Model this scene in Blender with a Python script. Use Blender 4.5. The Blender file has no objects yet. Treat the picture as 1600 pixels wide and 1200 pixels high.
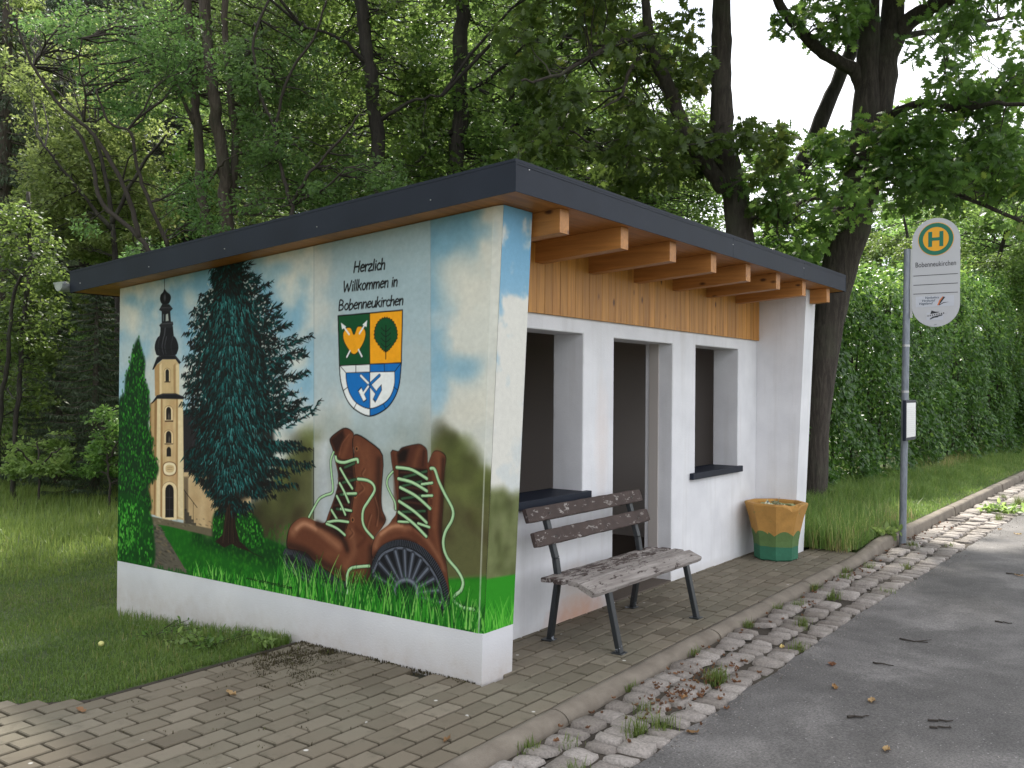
import bpy, math, random
import numpy as np
from mathutils import Vector, Matrix

# ------------------------------------------------------------------ camera, world, sun, exposure
SC = bpy.context.scene
COL = SC.collection
CAM = dict(f=1456.1, yaw=0.9482, pitch=0.0049, roll=0.0079, c=np.array([-4.0618, -3.1163, 1.62]))
def _axes():
    s, c = math.sin(CAM['yaw']), math.cos(CAM['yaw'])
    right = np.array([c, -s, 0.0]); fwd = np.array([s, c, 0.0]); up = np.array([0, 0, 1.0])
    cp, sp = math.cos(CAM['pitch']), math.sin(CAM['pitch'])
    f2 = fwd*cp + up*sp; u2 = -fwd*sp + up*cp
    cr, sr = math.cos(CAM['roll']), math.sin(CAM['roll'])
    return cr*right + sr*u2, cr*u2 - sr*right, f2
EX, EY, EF = _axes()
cam_d = bpy.data.cameras.new('camera'); cam = bpy.data.objects.new('camera', cam_d); COL.objects.link(cam)
cam_d.sensor_width = 36.0; cam_d.lens = 36.0*CAM['f']/1600.0
cam_d.clip_start = 0.05; cam_d.clip_end = 2000.0
m = Matrix.Identity(4)
for i in range(3):
    m[i][0], m[i][1], m[i][2], m[i][3] = EX[i], EY[i], -EF[i], CAM['c'][i]
cam.matrix_world = m
SC.camera = cam

SUN_EL, SUN_AZ = math.radians(54), math.radians(58)   # azimuth of the sun measured clockwise from +Y
W = bpy.data.worlds.new("World"); SC.world = W; W.use_nodes = True
nt = W.node_tree; nt.nodes.clear()
wo = nt.nodes.new('ShaderNodeOutputWorld'); bg = nt.nodes.new('ShaderNodeBackground')
sky = nt.nodes.new('ShaderNodeTexSky'); sky.sky_type = 'NISHITA'; sky.sun_disc = False
sky.sun_elevation = SUN_EL; sky.sun_rotation = SUN_AZ
bg.inputs['Strength'].default_value = 0.1
tc = nt.nodes.new('ShaderNodeTexCoord'); nz = nt.nodes.new('ShaderNodeTexNoise')
nz.inputs['Scale'].default_value = 2.6; nz.inputs['Detail'].default_value = 6.0; nz.inputs['Roughness'].default_value = 0.55
rp = nt.nodes.new('ShaderNodeValToRGB'); rp.color_ramp.elements[0].position = 0.30; rp.color_ramp.elements[1].position = 0.52
mx = nt.nodes.new('ShaderNodeMix'); mx.data_type = 'RGBA'
nt.links.new(tc.outputs['Generated'], nz.inputs['Vector']); nt.links.new(nz.outputs['Fac'], rp.inputs['Fac'])
nt.links.new(rp.outputs['Color'], mx.inputs['Factor']); nt.links.new(sky.outputs['Color'], mx.inputs[6])
mx.inputs[7].default_value = (11.0, 11.2, 11.8, 1)      # bright white cloud
nt.links.new(mx.outputs[2], bg.inputs['Color']); nt.links.new(bg.outputs['Background'], wo.inputs['Surface'])

sd = bpy.data.lights.new('sun', 'SUN'); sd.energy = 5.0; sd.angle = math.radians(4.0); sd.color = (1.0, 0.95, 0.86)
sun = bpy.data.objects.new('sun', sd); COL.objects.link(sun)
sdir = Vector((math.sin(SUN_AZ)*math.cos(SUN_EL), math.cos(SUN_AZ)*math.cos(SUN_EL), math.sin(SUN_EL)))
sun.rotation_euler = sdir.to_track_quat('Z', 'Y').to_euler()
SC.view_settings.view_transform = 'Standard'; SC.view_settings.look = 'None'
SC.view_settings.exposure = 0.92; SC.view_settings.gamma = 1.0; SC.view_settings.use_curve_mapping = False
SC.render.engine = 'CYCLES'
cy = SC.cycles
cy.max_bounces = 7; cy.diffuse_bounces = 4; cy.glossy_bounces = 2; cy.transmission_bounces = 3; cy.transparent_max_bounces = 4
cy.caustics_reflective = False; cy.caustics_refractive = False
cy.use_denoising = True

# ------------------------------------------------------------------ helpers
def rays(px):
    """directions in the world of photo pixels (1600 x 1200)"""
    px = np.atleast_2d(np.asarray(px, float))
    X = (px[:, 0]-800)/CAM['f']; Y = -(px[:, 1]-600)/CAM['f']
    return X[:, None]*EX + Y[:, None]*EY + EF
def at(px, py, d):
    """the world point seen at a photo pixel, d metres away along the view axis"""
    return CAM['c'] + d*rays((px, py))[0]
def on(px, py, ax, val):
    r = rays((px, py))[0]; return CAM['c'] + r*(val-CAM['c'][ax])/r[ax]
def lin(r, g, b):
    c = np.array([r, g, b], float)/255.0
    return tuple(np.where(c <= 0.04045, c/12.92, ((c+0.055)/1.055)**2.4))
def link(o, parent=None):
    COL.objects.link(o)
    if parent is not None: o.parent = parent
    return o
def tag(o, label=None, cat=None, group=None, kind=None):
    if label: o['label'] = label
    if cat: o['category'] = cat
    if group: o['group'] = group
    if kind: o['kind'] = kind
    return o
def thing(name, label, cat, loc=(0, 0, 0), group=None):
    o = bpy.data.objects.new(name, None); o.location = loc; o.empty_display_size = 0.1
    COL.objects.link(o); return tag(o, label, cat, group)
def mesh_np(name, V, F, attr=None, col=None, smooth=False):
    """V (n,3); F list of equal-sided face arrays; attr: per-vertex float 'var'; col: per-vertex rgb 'paint'"""
    V = np.ascontiguousarray(V, np.float32)
    me = bpy.data.meshes.new(name)
    if isinstance(F, np.ndarray): F = [F]
    F = [np.asarray(f, np.int32) for f in F if len(f)]
    loops = np.concatenate([f.ravel() for f in F]); tot = np.concatenate([np.full(len(f), f.shape[1], np.int32) for f in F])
    me.vertices.add(len(V)); me.vertices.foreach_set('co', V.ravel())
    me.loops.add(len(loops)); me.loops.foreach_set('vertex_index', loops)
    me.polygons.add(len(tot)); st = np.zeros(len(tot), np.int32); st[1:] = np.cumsum(tot)[:-1]
    me.polygons.foreach_set('loop_start', st)
    try: me.polygons.foreach_set('loop_total', tot)
    except Exception: pass
    me.polygons.foreach_set('use_smooth', np.full(len(tot), bool(smooth)))
    if attr is not None:
        a = me.attributes.new('var', 'FLOAT', 'POINT'); a.data.foreach_set('value', np.ascontiguousarray(attr, np.float32))
    if col is not None:
        a = me.attributes.new('paint', 'FLOAT_COLOR', 'POINT')
        c4 = np.ones((len(V), 4), np.float32); c4[:, :3] = col; a.data.foreach_set('color', c4.ravel())
    me.update(calc_edges=True); me.validate()
    return me
def obj(name, me, mat, parent=None, loc=None):
    o = bpy.data.objects.new(name, me)
    if mat is not None and not me.materials: me.materials.append(mat)
    link(o, parent)
    if parent is not None and loc is None and parent.type == 'EMPTY':
        o.location = -Vector(parent.location)          # parts are written in world coordinates
    elif loc is not None: o.location = loc
    return o
class MB:
    """collects shapes into one mesh"""
    def __init__(s): s.v = []; s.f = {}; s.a = []; s.n = 0
    def add(s, V, F, a=0.5):
        V = np.asarray(V, float); F = np.asarray(F, int)
        s.v.append(V); s.a.append(np.broadcast_to(np.asarray(a, float), (len(V),)))
        s.f.setdefault(F.shape[1], []).append(F+s.n); s.n += len(V); return s
    def prism(s, poly, d, a=0.5):
        """poly (n,3) planar outline extruded along vector d"""
        P = np.asarray(poly, float); n = len(P); V = np.vstack([P, P+np.asarray(d, float)])
        i = np.arange(n); j = (i+1) % n
        s.add(V, np.stack([i, j, j+n, i+n], 1), a)
        k = s.n-2*n
        s.f.setdefault(n, []).append(np.array([list(range(n-1, -1, -1))])+k); s.f[n].append(np.array([list(range(n, 2*n))])+k)
        return s
    def box(s, lo, hi, a=0.5, bev=0.0):
        x0, y0, z0 = lo; x1, y1, z1 = hi
        b = bev
        if b <= 0:
            V = [(x0,y0,z0),(x1,y0,z0),(x1,y1,z0),(x0,y1,z0),(x0,y0,z1),(x1,y0,z1),(x1,y1,z1),(x0,y1,z1)]
            F = [(0,3,2,1),(4,5,6,7),(0,1,5,4),(1,2,6,5),(2,3,7,6),(3,0,4,7)]
            return s.add(V, F, a)
        V = []; idx = {}
        for i, x in enumerate((x0, x1)):
            for j, y in enumerate((y0, y1)):
                for k, z in enumerate((z0, z1)):
                    sx, sy, sz = (b if i == 0 else -b), (b if j == 0 else -b), (b if k == 0 else -b)
                    for ax, q in (('x', (x, y+sy, z+sz)), ('y', (x+sx, y, z+sz)), ('z', (x+sx, y+sy, z))):
                        idx[i, j, k, ax] = len(V); V.append(q)
        Q = []
        for i in (0, 1):
            q = [idx[i,0,0,'x'], idx[i,1,0,'x'], idx[i,1,1,'x'], idx[i,0,1,'x']]; Q.append(q if i else q[::-1])
            q = [idx[0,i,0,'y'], idx[0,i,1,'y'], idx[1,i,1,'y'], idx[1,i,0,'y']]; Q.append(q if i else q[::-1])
            q = [idx[0,0,i,'z'], idx[1,0,i,'z'], idx[1,1,i,'z'], idx[0,1,i,'z']]; Q.append(q if i else q[::-1])
            for k in (0, 1):
                Q.append([idx[i,k,0,'x'], idx[i,k,1,'x'], idx[i,k,1,'y'], idx[i,k,0,'y']])
                Q.append([idx[i,0,k,'x'], idx[i,1,k,'x'], idx[i,1,k,'z'], idx[i,0,k,'z']])
                Q.append([idx[0,i,k,'y'], idx[1,i,k,'y'], idx[1,i,k,'z'], idx[0,i,k,'z']])
        s.add(V, Q, a); k0 = s.n-24
        T = [[idx[i,j,k,'x'], idx[i,j,k,'y'], idx[i,j,k,'z']] for i in (0,1) for j in (0,1) for k in (0,1)]
        s.f.setdefault(3, []).append(np.array(T)+k0)
        return s
    def bar(s, p, q, w, h, up=(0, 0, 1), a=0.5, bev=0.003):
        """a rectangular bar from p to q, w across, h along 'up'"""
        p, q, up = (np.asarray(t, float) for t in (p, q, up)); L = np.linalg.norm(q-p); z = (q-p)/L
        x = np.cross(up, z); x /= np.linalg.norm(x); y = np.cross(z, x)
        k = len(s.v); s.box((-w/2, -h/2, 0), (w/2, h/2, L), a, bev)
        V = s.v[-1]; s.v[-1] = p + V[:, :1]*x + V[:, 1:2]*y + V[:, 2:]*z
        return s
    def tube(s, P, R, n=8, a=0.5, cap=True):
        P = np.asarray(P, float); R = np.broadcast_to(np.asarray(R, float), (len(P),))
        T = np.gradient(P, axis=0); T /= np.linalg.norm(T, axis=1)[:, None]+1e-9
        ref = np.array([0.3, 0.9, 0.1]) if abs(T[0][1]) < 0.8 else np.array([1.0, 0, 0])
        X = np.cross(np.broadcast_to(ref, T.shape), T); X /= np.linalg.norm(X, axis=1)[:, None]+1e-9
        Y = np.cross(T, X); t = np.arange(n)*2*np.pi/n
        V = P[:, None] + R[:, None, None]*(np.cos(t)[None, :, None]*X[:, None] + np.sin(t)[None, :, None]*Y[:, None])
        i, j = np.meshgrid(np.arange(len(P)-1), np.arange(n), indexing='ij'); jn = (j+1) % n
        F = np.stack([i*n+j, i*n+jn, (i+1)*n+jn, (i+1)*n+j], -1).reshape(-1, 4)
        aa = np.repeat(np.asarray(a, float), n) if np.ndim(a) else a
        s.add(V.reshape(-1, 3), F, aa)
        if cap:
            k0 = s.n-len(P)*n
            s.f.setdefault(n, []).append(np.array([list(range(n-1, -1, -1))])+k0)
            s.f[n].append(np.array([[len(P)*n-n+q for q in range(n)]])+k0)
        return s
    def lathe(s, prof, c, n=24, a=0.5, ang0=0.0):
        t = np.arange(n)*2*np.pi/n+ang0; V = []
        for r, z in prof: V.append(np.stack([c[0]+r*np.cos(t), c[1]+r*np.sin(t), np.full(n, c[2]+z)], 1))
        i, j = np.meshgrid(np.arange(len(prof)-1), np.arange(n), indexing='ij'); jn = (j+1) % n
        return s.add(np.vstack(V), np.stack([i*n+j, i*n+jn, (i+1)*n+jn, (i+1)*n+j], -1).reshape(-1, 4), a)
    def mesh(s, name, smooth=False):
        return mesh_np(name, np.vstack(s.v), [np.vstack(f) for f in s.f.values()], attr=np.concatenate(s.a), smooth=smooth)
    def build(s, name, mat, parent=None, smooth=False): return obj(name, s.mesh(name, smooth), mat, parent)

# ------------------------------------------------------------------ materials
MAT = {}
def mat(name, base=(0.5, 0.5, 0.5), rough=0.6, metal=0.0):
    M = bpy.data.materials.new(name); M.use_nodes = True; MAT[name] = M
    t = M.node_tree; b = t.nodes['Principled BSDF']
    b.inputs['Base Color'].default_value = (*base, 1); b.inputs['Roughness'].default_value = rough; b.inputs['Metallic'].default_value = metal
    return M, t, b
def N(t, kind, **kw):
    n = t.nodes.new('ShaderNode'+kind)
    for k, v in kw.items():
        if k in n.inputs: n.inputs[k].default_value = v
        else: setattr(n, k, v)
    return n
def coords(t, scale=(1, 1, 1), what='Object'):
    c = N(t, 'TexCoord'); mp = N(t, 'Mapping'); mp.inputs['Scale'].default_value = scale
    t.links.new(c.outputs[what], mp.inputs['Vector']); return mp.outputs['Vector']
def noise(t, vec, scale, detail=5.0, rough=0.55, dist=0.0):
    n = N(t, 'TexNoise', Scale=scale, Detail=detail, Roughness=rough, Distortion=dist); t.links.new(vec, n.inputs['Vector']); return n.outputs['Fac']
def ramp(t, fac, stops):
    r = N(t, 'ValToRGB'); e = r.color_ramp.elements
    while len(e) < len(stops): e.new(0.5)
    for q, (p, c) in zip(e, stops):
        q.position = p; q.color = (*c, 1) if len(c) == 3 else c
    t.links.new(fac, r.inputs['Fac']); return r.outputs['Color']
def mixc(t, fac, a, b, mode='MIX'):
    n = N(t, 'Mix', data_type='RGBA', blend_type=mode)
    for sock, v in ((n.inputs['Factor'], fac), (n.inputs[6], a), (n.inputs[7], b)):
        if hasattr(v, 'is_linked'): t.links.new(v, sock)
        elif np.ndim(v): sock.default_value = (*v, 1)
        else: sock.default_value = v
    return n.outputs[2]
def bump(t, b, h, strength=0.3, dist=0.01):
    n = N(t, 'Bump', Strength=strength, Distance=dist); t.links.new(h, n.inputs['Height']); t.links.new(n.outputs['Normal'], b.inputs['Normal'])
def attr(t, name='var', fac=True):
    n = N(t, 'Attribute'); n.attribute_name = name; return n.outputs['Fac' if fac else 'Color']
g = lambda v: (v, v, v)

# stucco, white paint
M, t, b = mat('white_render', g(0.78), 0.85)
v = coords(t); n1 = noise(t, v, 2.2, 6); n2 = noise(t, v, 90, 4); n3 = noise(t, v, 9, 5, 0.7)
c = ramp(t, n1, [(0.3, (0.57, 0.57, 0.59)), (0.7, (0.67, 0.67, 0.685))])
c = mixc(t, ramp(t, n3, [(0.56, g(0)), (0.8, g(0.35))]), c, (0.55, 0.53, 0.52))
sp = N(t, 'SeparateXYZ'); t.links.new(v, sp.inputs[0])
mr = N(t, 'MapRange'); mr.inputs[1].default_value = 0.22; mr.inputs[2].default_value = 0.0; t.links.new(sp.outputs['Z'], mr.inputs[0])
mu = N(t, 'Math', operation='MULTIPLY'); t.links.new(mr.outputs[0], mu.inputs[0]); t.links.new(n3, mu.inputs[1])
c = mixc(t, mu.outputs[0], c, (0.42, 0.36, 0.31)); t.links.new(c, b.inputs['Base Color'])
bump(t, b, mixc(t, 0.5, n2, noise(t, coords(t, (14, 14, 30)), 3, 3)), 0.35, 0.006)
# facade: the same with its own stains (orange damp patch at the foot) and painted grey shade
M, t, b = mat('facade_render', g(0.8), 0.85)
v = coords(t); n1 = noise(t, v, 2.6, 6); n2 = noise(t, v, 80, 4); n3 = noise(t, v, 8, 5, 0.7)
c = ramp(t, n1, [(0.3, (0.67, 0.67, 0.69)), (0.7, (0.80, 0.80, 0.815))])
def blotch(c, cx, cz, rx, rz, colr, amt):
    s = N(t, 'SeparateXYZ'); t.links.new(v, s.inputs[0])
    def ax(o, c0, r):
        m1 = N(t, 'Math', operation='SUBTRACT'); t.links.new(s.outputs[o], m1.inputs[0]); m1.inputs[1].default_value = c0
        m2 = N(t, 'Math', operation='DIVIDE'); t.links.new(m1.outputs[0], m2.inputs[0]); m2.inputs[1].default_value = r
        m3 = N(t, 'Math', operation='POWER'); t.links.new(m2.outputs[0], m3.inputs[0]); m3.inputs[1].default_value = 2.0
        return m3.outputs[0]
    a_ = N(t, 'Math', operation='ADD'); t.links.new(ax('X', cx, rx), a_.inputs[0]); t.links.new(ax('Z', cz, rz), a_.inputs[1])
    k = N(t, 'Math', operation='ADD'); t.links.new(a_.outputs[0], k.inputs[0]); t.links.new(n3, k.inputs[1])
    q = N(t, 'MapRange'); q.inputs[1].default_value = 1.5; q.inputs[2].default_value = 0.45; q.inputs[4].default_value = amt; t.links.new(k.outputs[0], q.inputs[0])
    return mixc(t, q.outputs[0], c, colr)
st = noise(t, coords(t, (9, 9, 0.8)), 1.0, 5, 0.6); c = mixc(t, ramp(t, st, [(0.52, g(0)), (0.75, g(0.35))]), c, (0.52, 0.50, 0.48))
fn = noise(t, v, 42, 4, 0.7); c = mixc(t, ramp(t, fn, [(0.70, g(0)), (0.76, g(0.5))]), c, (0.40, 0.36, 0.32))
c = blotch(c, 2.6, -0.04, 2.6, 0.13, (0.50, 0.46, 0.42), 0.55)
c = blotch(c, 1.62, 0.02, 0.45, 0.16, (0.62, 0.30, 0.17), 0.75)
c = blotch(c, 1.60, 0.20, 0.30, 0.22, (0.68, 0.50, 0.38), 0.4)
c = blotch(c, 1.95, 1.25, 0.12, 0.55, (0.74, 0.62, 0.56), 0.4)
c = blotch(c, 1.00, 0.30, 0.22, 0.30, (0.42, 0.42, 0.43), 0.35)  # soft shade behind the bench, painted into the wall colour
c = blotch(c, 4.72, 0.30, 0.20, 0.35, (0.40, 0.38, 0.36), 0.45)  # soft shade behind the planter, painted in as grey
t.links.new(c, b.inputs['Base Color']); bump(t, b, n2, 0.3, 0.005)
# interior plaster
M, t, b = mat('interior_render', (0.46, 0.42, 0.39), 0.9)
M, t, b = mat('interior_floor', (0.09, 0.07, 0.055), 0.8)
# mural paint
M, t, b = mat('mural_paint', g(0.5), 0.8); b.inputs['Specular IOR Level'].default_value = 0.2
v = coords(t); n2 = noise(t, v, 110, 4); n1 = noise(t, v, 35, 3)
c = attr(t, 'paint', False); c = mixc(t, 0.10, c, mixc(t, 1.0, c, ramp(t, n1, [(0.3, g(0.5)), (0.7, g(1.3))]), 'MULTIPLY'))
t.links.new(c, b.inputs['Base Color']); bump(t, b, n2, 0.25, 0.004)
# anthracite sheet metal
M, t, b = mat('anthracite_metal', (0.010, 0.014, 0.025), 0.55); b.inputs['Specular IOR Level'].default_value = 0.25
v = coords(t); n1 = noise(t, v, 3, 5); c = ramp(t, n1, [(0.3, (0.008, 0.0115, 0.021)), (0.75, (0.013, 0.018, 0.031))]); t.links.new(c, b.inputs['Base Color'])
bump(t, b, noise(t, v, 7, 2), 0.05, 0.01)
M, t, b = mat('screw_metal', g(0.5), 0.3, 1.0)
M, t, b = mat('zinc', (0.42, 0.44, 0.46), 0.45, 0.7)
v = coords(t); n1 = noise(t, v, 12, 5); t.links.new(ramp(t, n1, [(0.3, (0.30, 0.32, 0.34)), (0.7, (0.50, 0.52, 0.54))]), b.inputs['Base Color'])
M, t, b = mat('pole_steel', (0.2, 0.22, 0.25), 0.5, 0.35)
v = coords(t, (1, 1, 0.25)); n1 = noise(t, v, 30, 6, 0.7); t.links.new(ramp(t, n1, [(0.3, (0.13, 0.15, 0.18)), (0.6, (0.24, 0.26, 0.29)), (0.8, (0.38, 0.40, 0.42))]), b.inputs['Base Color'])
# wood, stained orange-brown: grain along an axis, knots
def wood(name, axis, c0, c1, knots=True, rough=0.5):
    M, t, b = mat(name, c0, rough)
    sc = [26, 26, 26]; sc[axis] = 1.6
    v = coords(t, sc); n1 = noise(t, v, 1.0, 6, 0.6, 0.8)
    c = ramp(t, n1, [(0.30, c0), (0.62, c1)])
    c = mixc(t, 0.55, c, mixc(t, 1.0, c, ramp(t, attr(t), [(0, g(0.75)), (1, g(1.2))]), 'MULTIPLY'))
    if knots:
        sk = [9, 9, 9]; sk[axis] = 4.5
        vo = N(t, 'TexVoronoi', Scale=1.0); t.links.new(coords(t, sk), vo.inputs['Vector'])
        vn = N(t, 'MapRange'); vn.inputs[1].default_value = 0.17; vn.inputs[2].default_value = 0.07; t.links.new(vo.outputs['Distance'], vn.inputs[0])
        sel = N(t, 'Math', operation='GREATER_THAN'); sel.inputs[1].default_value = 0.45
        s2 = N(t, 'SeparateColor'); t.links.new(vo.outputs['Color'], s2.inputs[0]); t.links.new(s2.outputs[0], sel.inputs[0])
        mm = N(t, 'Math', operation='MULTIPLY'); t.links.new(vn.outputs[0], mm.inputs[0]); t.links.new(sel.outputs[0], mm.inputs[1])
        c = mixc(t, mm.outputs[0], c, (c0[0]*0.25, c0[1]*0.2, c0[2]*0.2))
    t.links.new(c, b.inputs['Base Color']); bump(t, b, n1, 0.12, 0.004)
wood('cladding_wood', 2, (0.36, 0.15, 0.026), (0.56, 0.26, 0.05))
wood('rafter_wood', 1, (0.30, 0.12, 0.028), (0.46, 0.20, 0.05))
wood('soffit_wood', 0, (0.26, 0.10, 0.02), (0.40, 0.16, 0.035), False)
# bench: grey bare wood with remains of brown paint / brown paint with chips
def bench_wood(name, paint_amt):
    M, t, b = mat(name, g(0.3), 0.8)
    v = coords(t, (2.2, 26, 26)); n1 = noise(t, v, 1.0, 7, 0.65, 0.5)
    bare = ramp(t, n1, [(0.25, (0.12, 0.102, 0.09)), (0.5, (0.25, 0.222, 0.203)), (0.75, (0.39, 0.362, 0.336))])
    pn = noise(t, coords(t, (5, 12, 12)), 2.4, 8, 0.72, 0.4)
    p = ramp(t, pn, [(paint_amt, g(1)), (paint_amt+0.03, g(0))])
    pc = ramp(t, noise(t, coords(t), 9, 3), [(0.3, (0.040, 0.026, 0.022)), (0.7, (0.065, 0.043, 0.036))])
    t.links.new(mixc(t, p, bare, pc), b.inputs['Base Color']); bump(t, b, mixc(t, 0.35, n1, p), 0.5, 0.004)
bench_wood('bench_bare_wood', 0.40); bench_wood('bench_painted_wood', 0.575); bench_wood('bench_half_wood', 0.49)
M, t, b = mat('bench_iron', (0.014, 0.017, 0.019), 0.45, 0.0)
v = coords(t); pn = noise(t, v, 26, 6, 0.7); s = N(t, 'SeparateXYZ'); t.links.new(v, s.inputs[0])
mr = N(t, 'MapRange'); mr.inputs[1].default_value = 0.02; mr.inputs[2].default_value = 0.26; mr.inputs[3].default_value = 0.585; mr.inputs[4].default_value = 0.80
t.links.new(s.outputs['Z'], mr.inputs[0]); gt = N(t, 'Math', operation='GREATER_THAN'); t.links.new(pn, gt.inputs[0]); t.links.new(mr.outputs[0], gt.inputs[1])
t.links.new(mixc(t, gt.outputs[0], (0.014, 0.017, 0.019), (0.30, 0.32, 0.36)), b.inputs['Base Color'])
# ground materials
M, t, b = mat('paver', g(0.2), 0.85)
v = coords(t); n1 = noise(t, v, 1.3, 5); n2 = noise(t, v, 160, 3); n3 = noise(t, v, 11, 6, 0.7)
c = ramp(t, attr(t), [(0, (0.100, 0.080, 0.054)), (0.5, (0.142, 0.117, 0.082)), (1, (0.190, 0.160, 0.118))])
c = mixc(t, ramp(t, n1, [(0.4, g(0)), (0.7, g(0.5))]), c, (0.15, 0.14, 0.10))
c = mixc(t, ramp(t, n3, [(0.54, g(0)), (0.72, g(0.75))]), c, (0.085, 0.075, 0.05))
vo = N(t, 'TexVoronoi', Scale=5.0); t.links.new(v, vo.inputs['Vector'])
dr = ramp(t, vo.outputs['Distance'], [(0.045, g(0.8)), (0.065, g(0))]); c = mixc(t, dr, c, (0.62, 0.60, 0.56))     # bird droppings
t.links.new(c, b.inputs['Base Color']); bump(t, b, mixc(t, 0.4, n2, n3), 0.4, 0.004)
M, t, b = mat('joint_moss', g(0.05), 0.95)
v = coords(t); n1 = noise(t, v, 2.5, 6); c = ramp(t, n1, [(0.35, (0.018, 0.014, 0.009)), (0.55, (0.022, 0.022, 0.008)), (0.7, (0.04, 0.055, 0.010))]); t.links.new(c, b.inputs['Base Color'])
bump(t, b, noise(t, v, 60, 5), 0.8, 0.01)
M, t, b = mat('kerb_concrete', g(0.3), 0.85)
v = coords(t); n1 = noise(t, v, 5, 6, 0.65); n2 = noise(t, v, 140, 3)
c = ramp(t, n1, [(0.3, (0.125, 0.102, 0.078)), (0.6, (0.195, 0.165, 0.13)), (0.8, (0.255, 0.222, 0.182))]); c = mixc(t, ramp(t, n2, [(0.55, g(0)), (0.7, g(0.4))]), c, (0.16, 0.15, 0.13))
t.links.new(c, b.inputs['Base Color']); bump(t, b, n2, 0.5, 0.005)
M, t, b = mat('granite_sett', g(0.35), 0.75)
v = coords(t); n2 = noise(t, v, 70, 5, 0.7); n3 = noise(t, v, 9, 5)
c = ramp(t, attr(t), [(0, (0.18, 0.155, 0.135)), (1, (0.33, 0.295, 0.268))]); c = mixc(t, 0.65, c, mixc(t, 1.0, c, ramp(t, n2, [(0.35, g(0.5)), (0.6, g(1.25))]), 'MULTIPLY'))
c = mixc(t, ramp(t, n3, [(0.55, g(0)), (0.75, g(0.5))]), c, (0.16, 0.14, 0.11)); t.links.new(c, b.inputs['Base Color']); bump(t, b, n2, 0.7, 0.008)
M, t, b = mat('gutter_soil', g(0.06), 0.95)
v = coords(t); n1 = noise(t, v, 3, 6); c = ramp(t, n1, [(0.35, (0.030, 0.023, 0.016)), (0.6, (0.058, 0.046, 0.033)), (0.75, (0.035, 0.042, 0.014))]); t.links.new(c, b.inputs['Base Color'])
bump(t, b, noise(t, v, 50, 6), 1.0, 0.015)
M, t, b = mat('asphalt', g(0.08), 0.8)
v = coords(t); n0 = noise(t, v, 0.75, 6, 0.6, 0.3); n2 = noise(t, v, 85, 5, 0.75); n3 = noise(t, v, 4, 6, 0.7)
c = ramp(t, n0, [(0.3, (0.066, 0.061, 0.058)), (0.5, (0.104, 0.097, 0.093)), (0.64, (0.185, 0.173, 0.166)), (0.78, (0.27, 0.256, 0.247))])
c = mixc(t, 0.5, c, mixc(t, 1.0, c, ramp(t, n3, [(0.3, g(0.55)), (0.7, g(1.45))]), 'MULTIPLY'))
c = mixc(t, 0.7, c, mixc(t, 1.0, c, ramp(t, n2, [(0.33, g(0.25)), (0.67, g(1.75))]), 'MULTIPLY'))
vo = N(t, 'TexVoronoi', Scale=55.0); t.links.new(v, vo.inputs['Vector'])
s2 = N(t, 'SeparateColor'); t.links.new(vo.outputs['Color'], s2.inputs[0])
k1 = ramp(t, s2.outputs[0], [(0.90, g(0)), (0.93, g(0.8))]); k2 = ramp(t, vo.outputs['Distance'], [(0.16, g(1)), (0.24, g(0))])
c = mixc(t, mixc(t, 1.0, k1, k2, 'MULTIPLY'), c, (0.36, 0.35, 0.34)); t.links.new(c, b.inputs['Base Color'])
bump(t, b, mixc(t, 0.5, n2, noise(t, v, 300, 2)), 0.7, 0.006)
M, t, b = mat('terrain_soil', g(0.06), 0.95)
v = coords(t); n1 = noise(t, v, 0.35, 6); n2 = noise(t, v, 6, 6)
c = ramp(t, n1, [(0.40, (0.045, 0.075, 0.018)), (0.58, (0.06, 0.08, 0.022)), (0.70, (0.15, 0.095, 0.05))])
c = mixc(t, 0.5, c, mixc(t, 1.0, c, ramp(t, n2, [(0.3, g(0.4)), (0.7, g(1.6))]), 'MULTIPLY')); t.links.new(c, b.inputs['Base Color'])
bump(t, b, n2, 0.8, 0.06)
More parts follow.
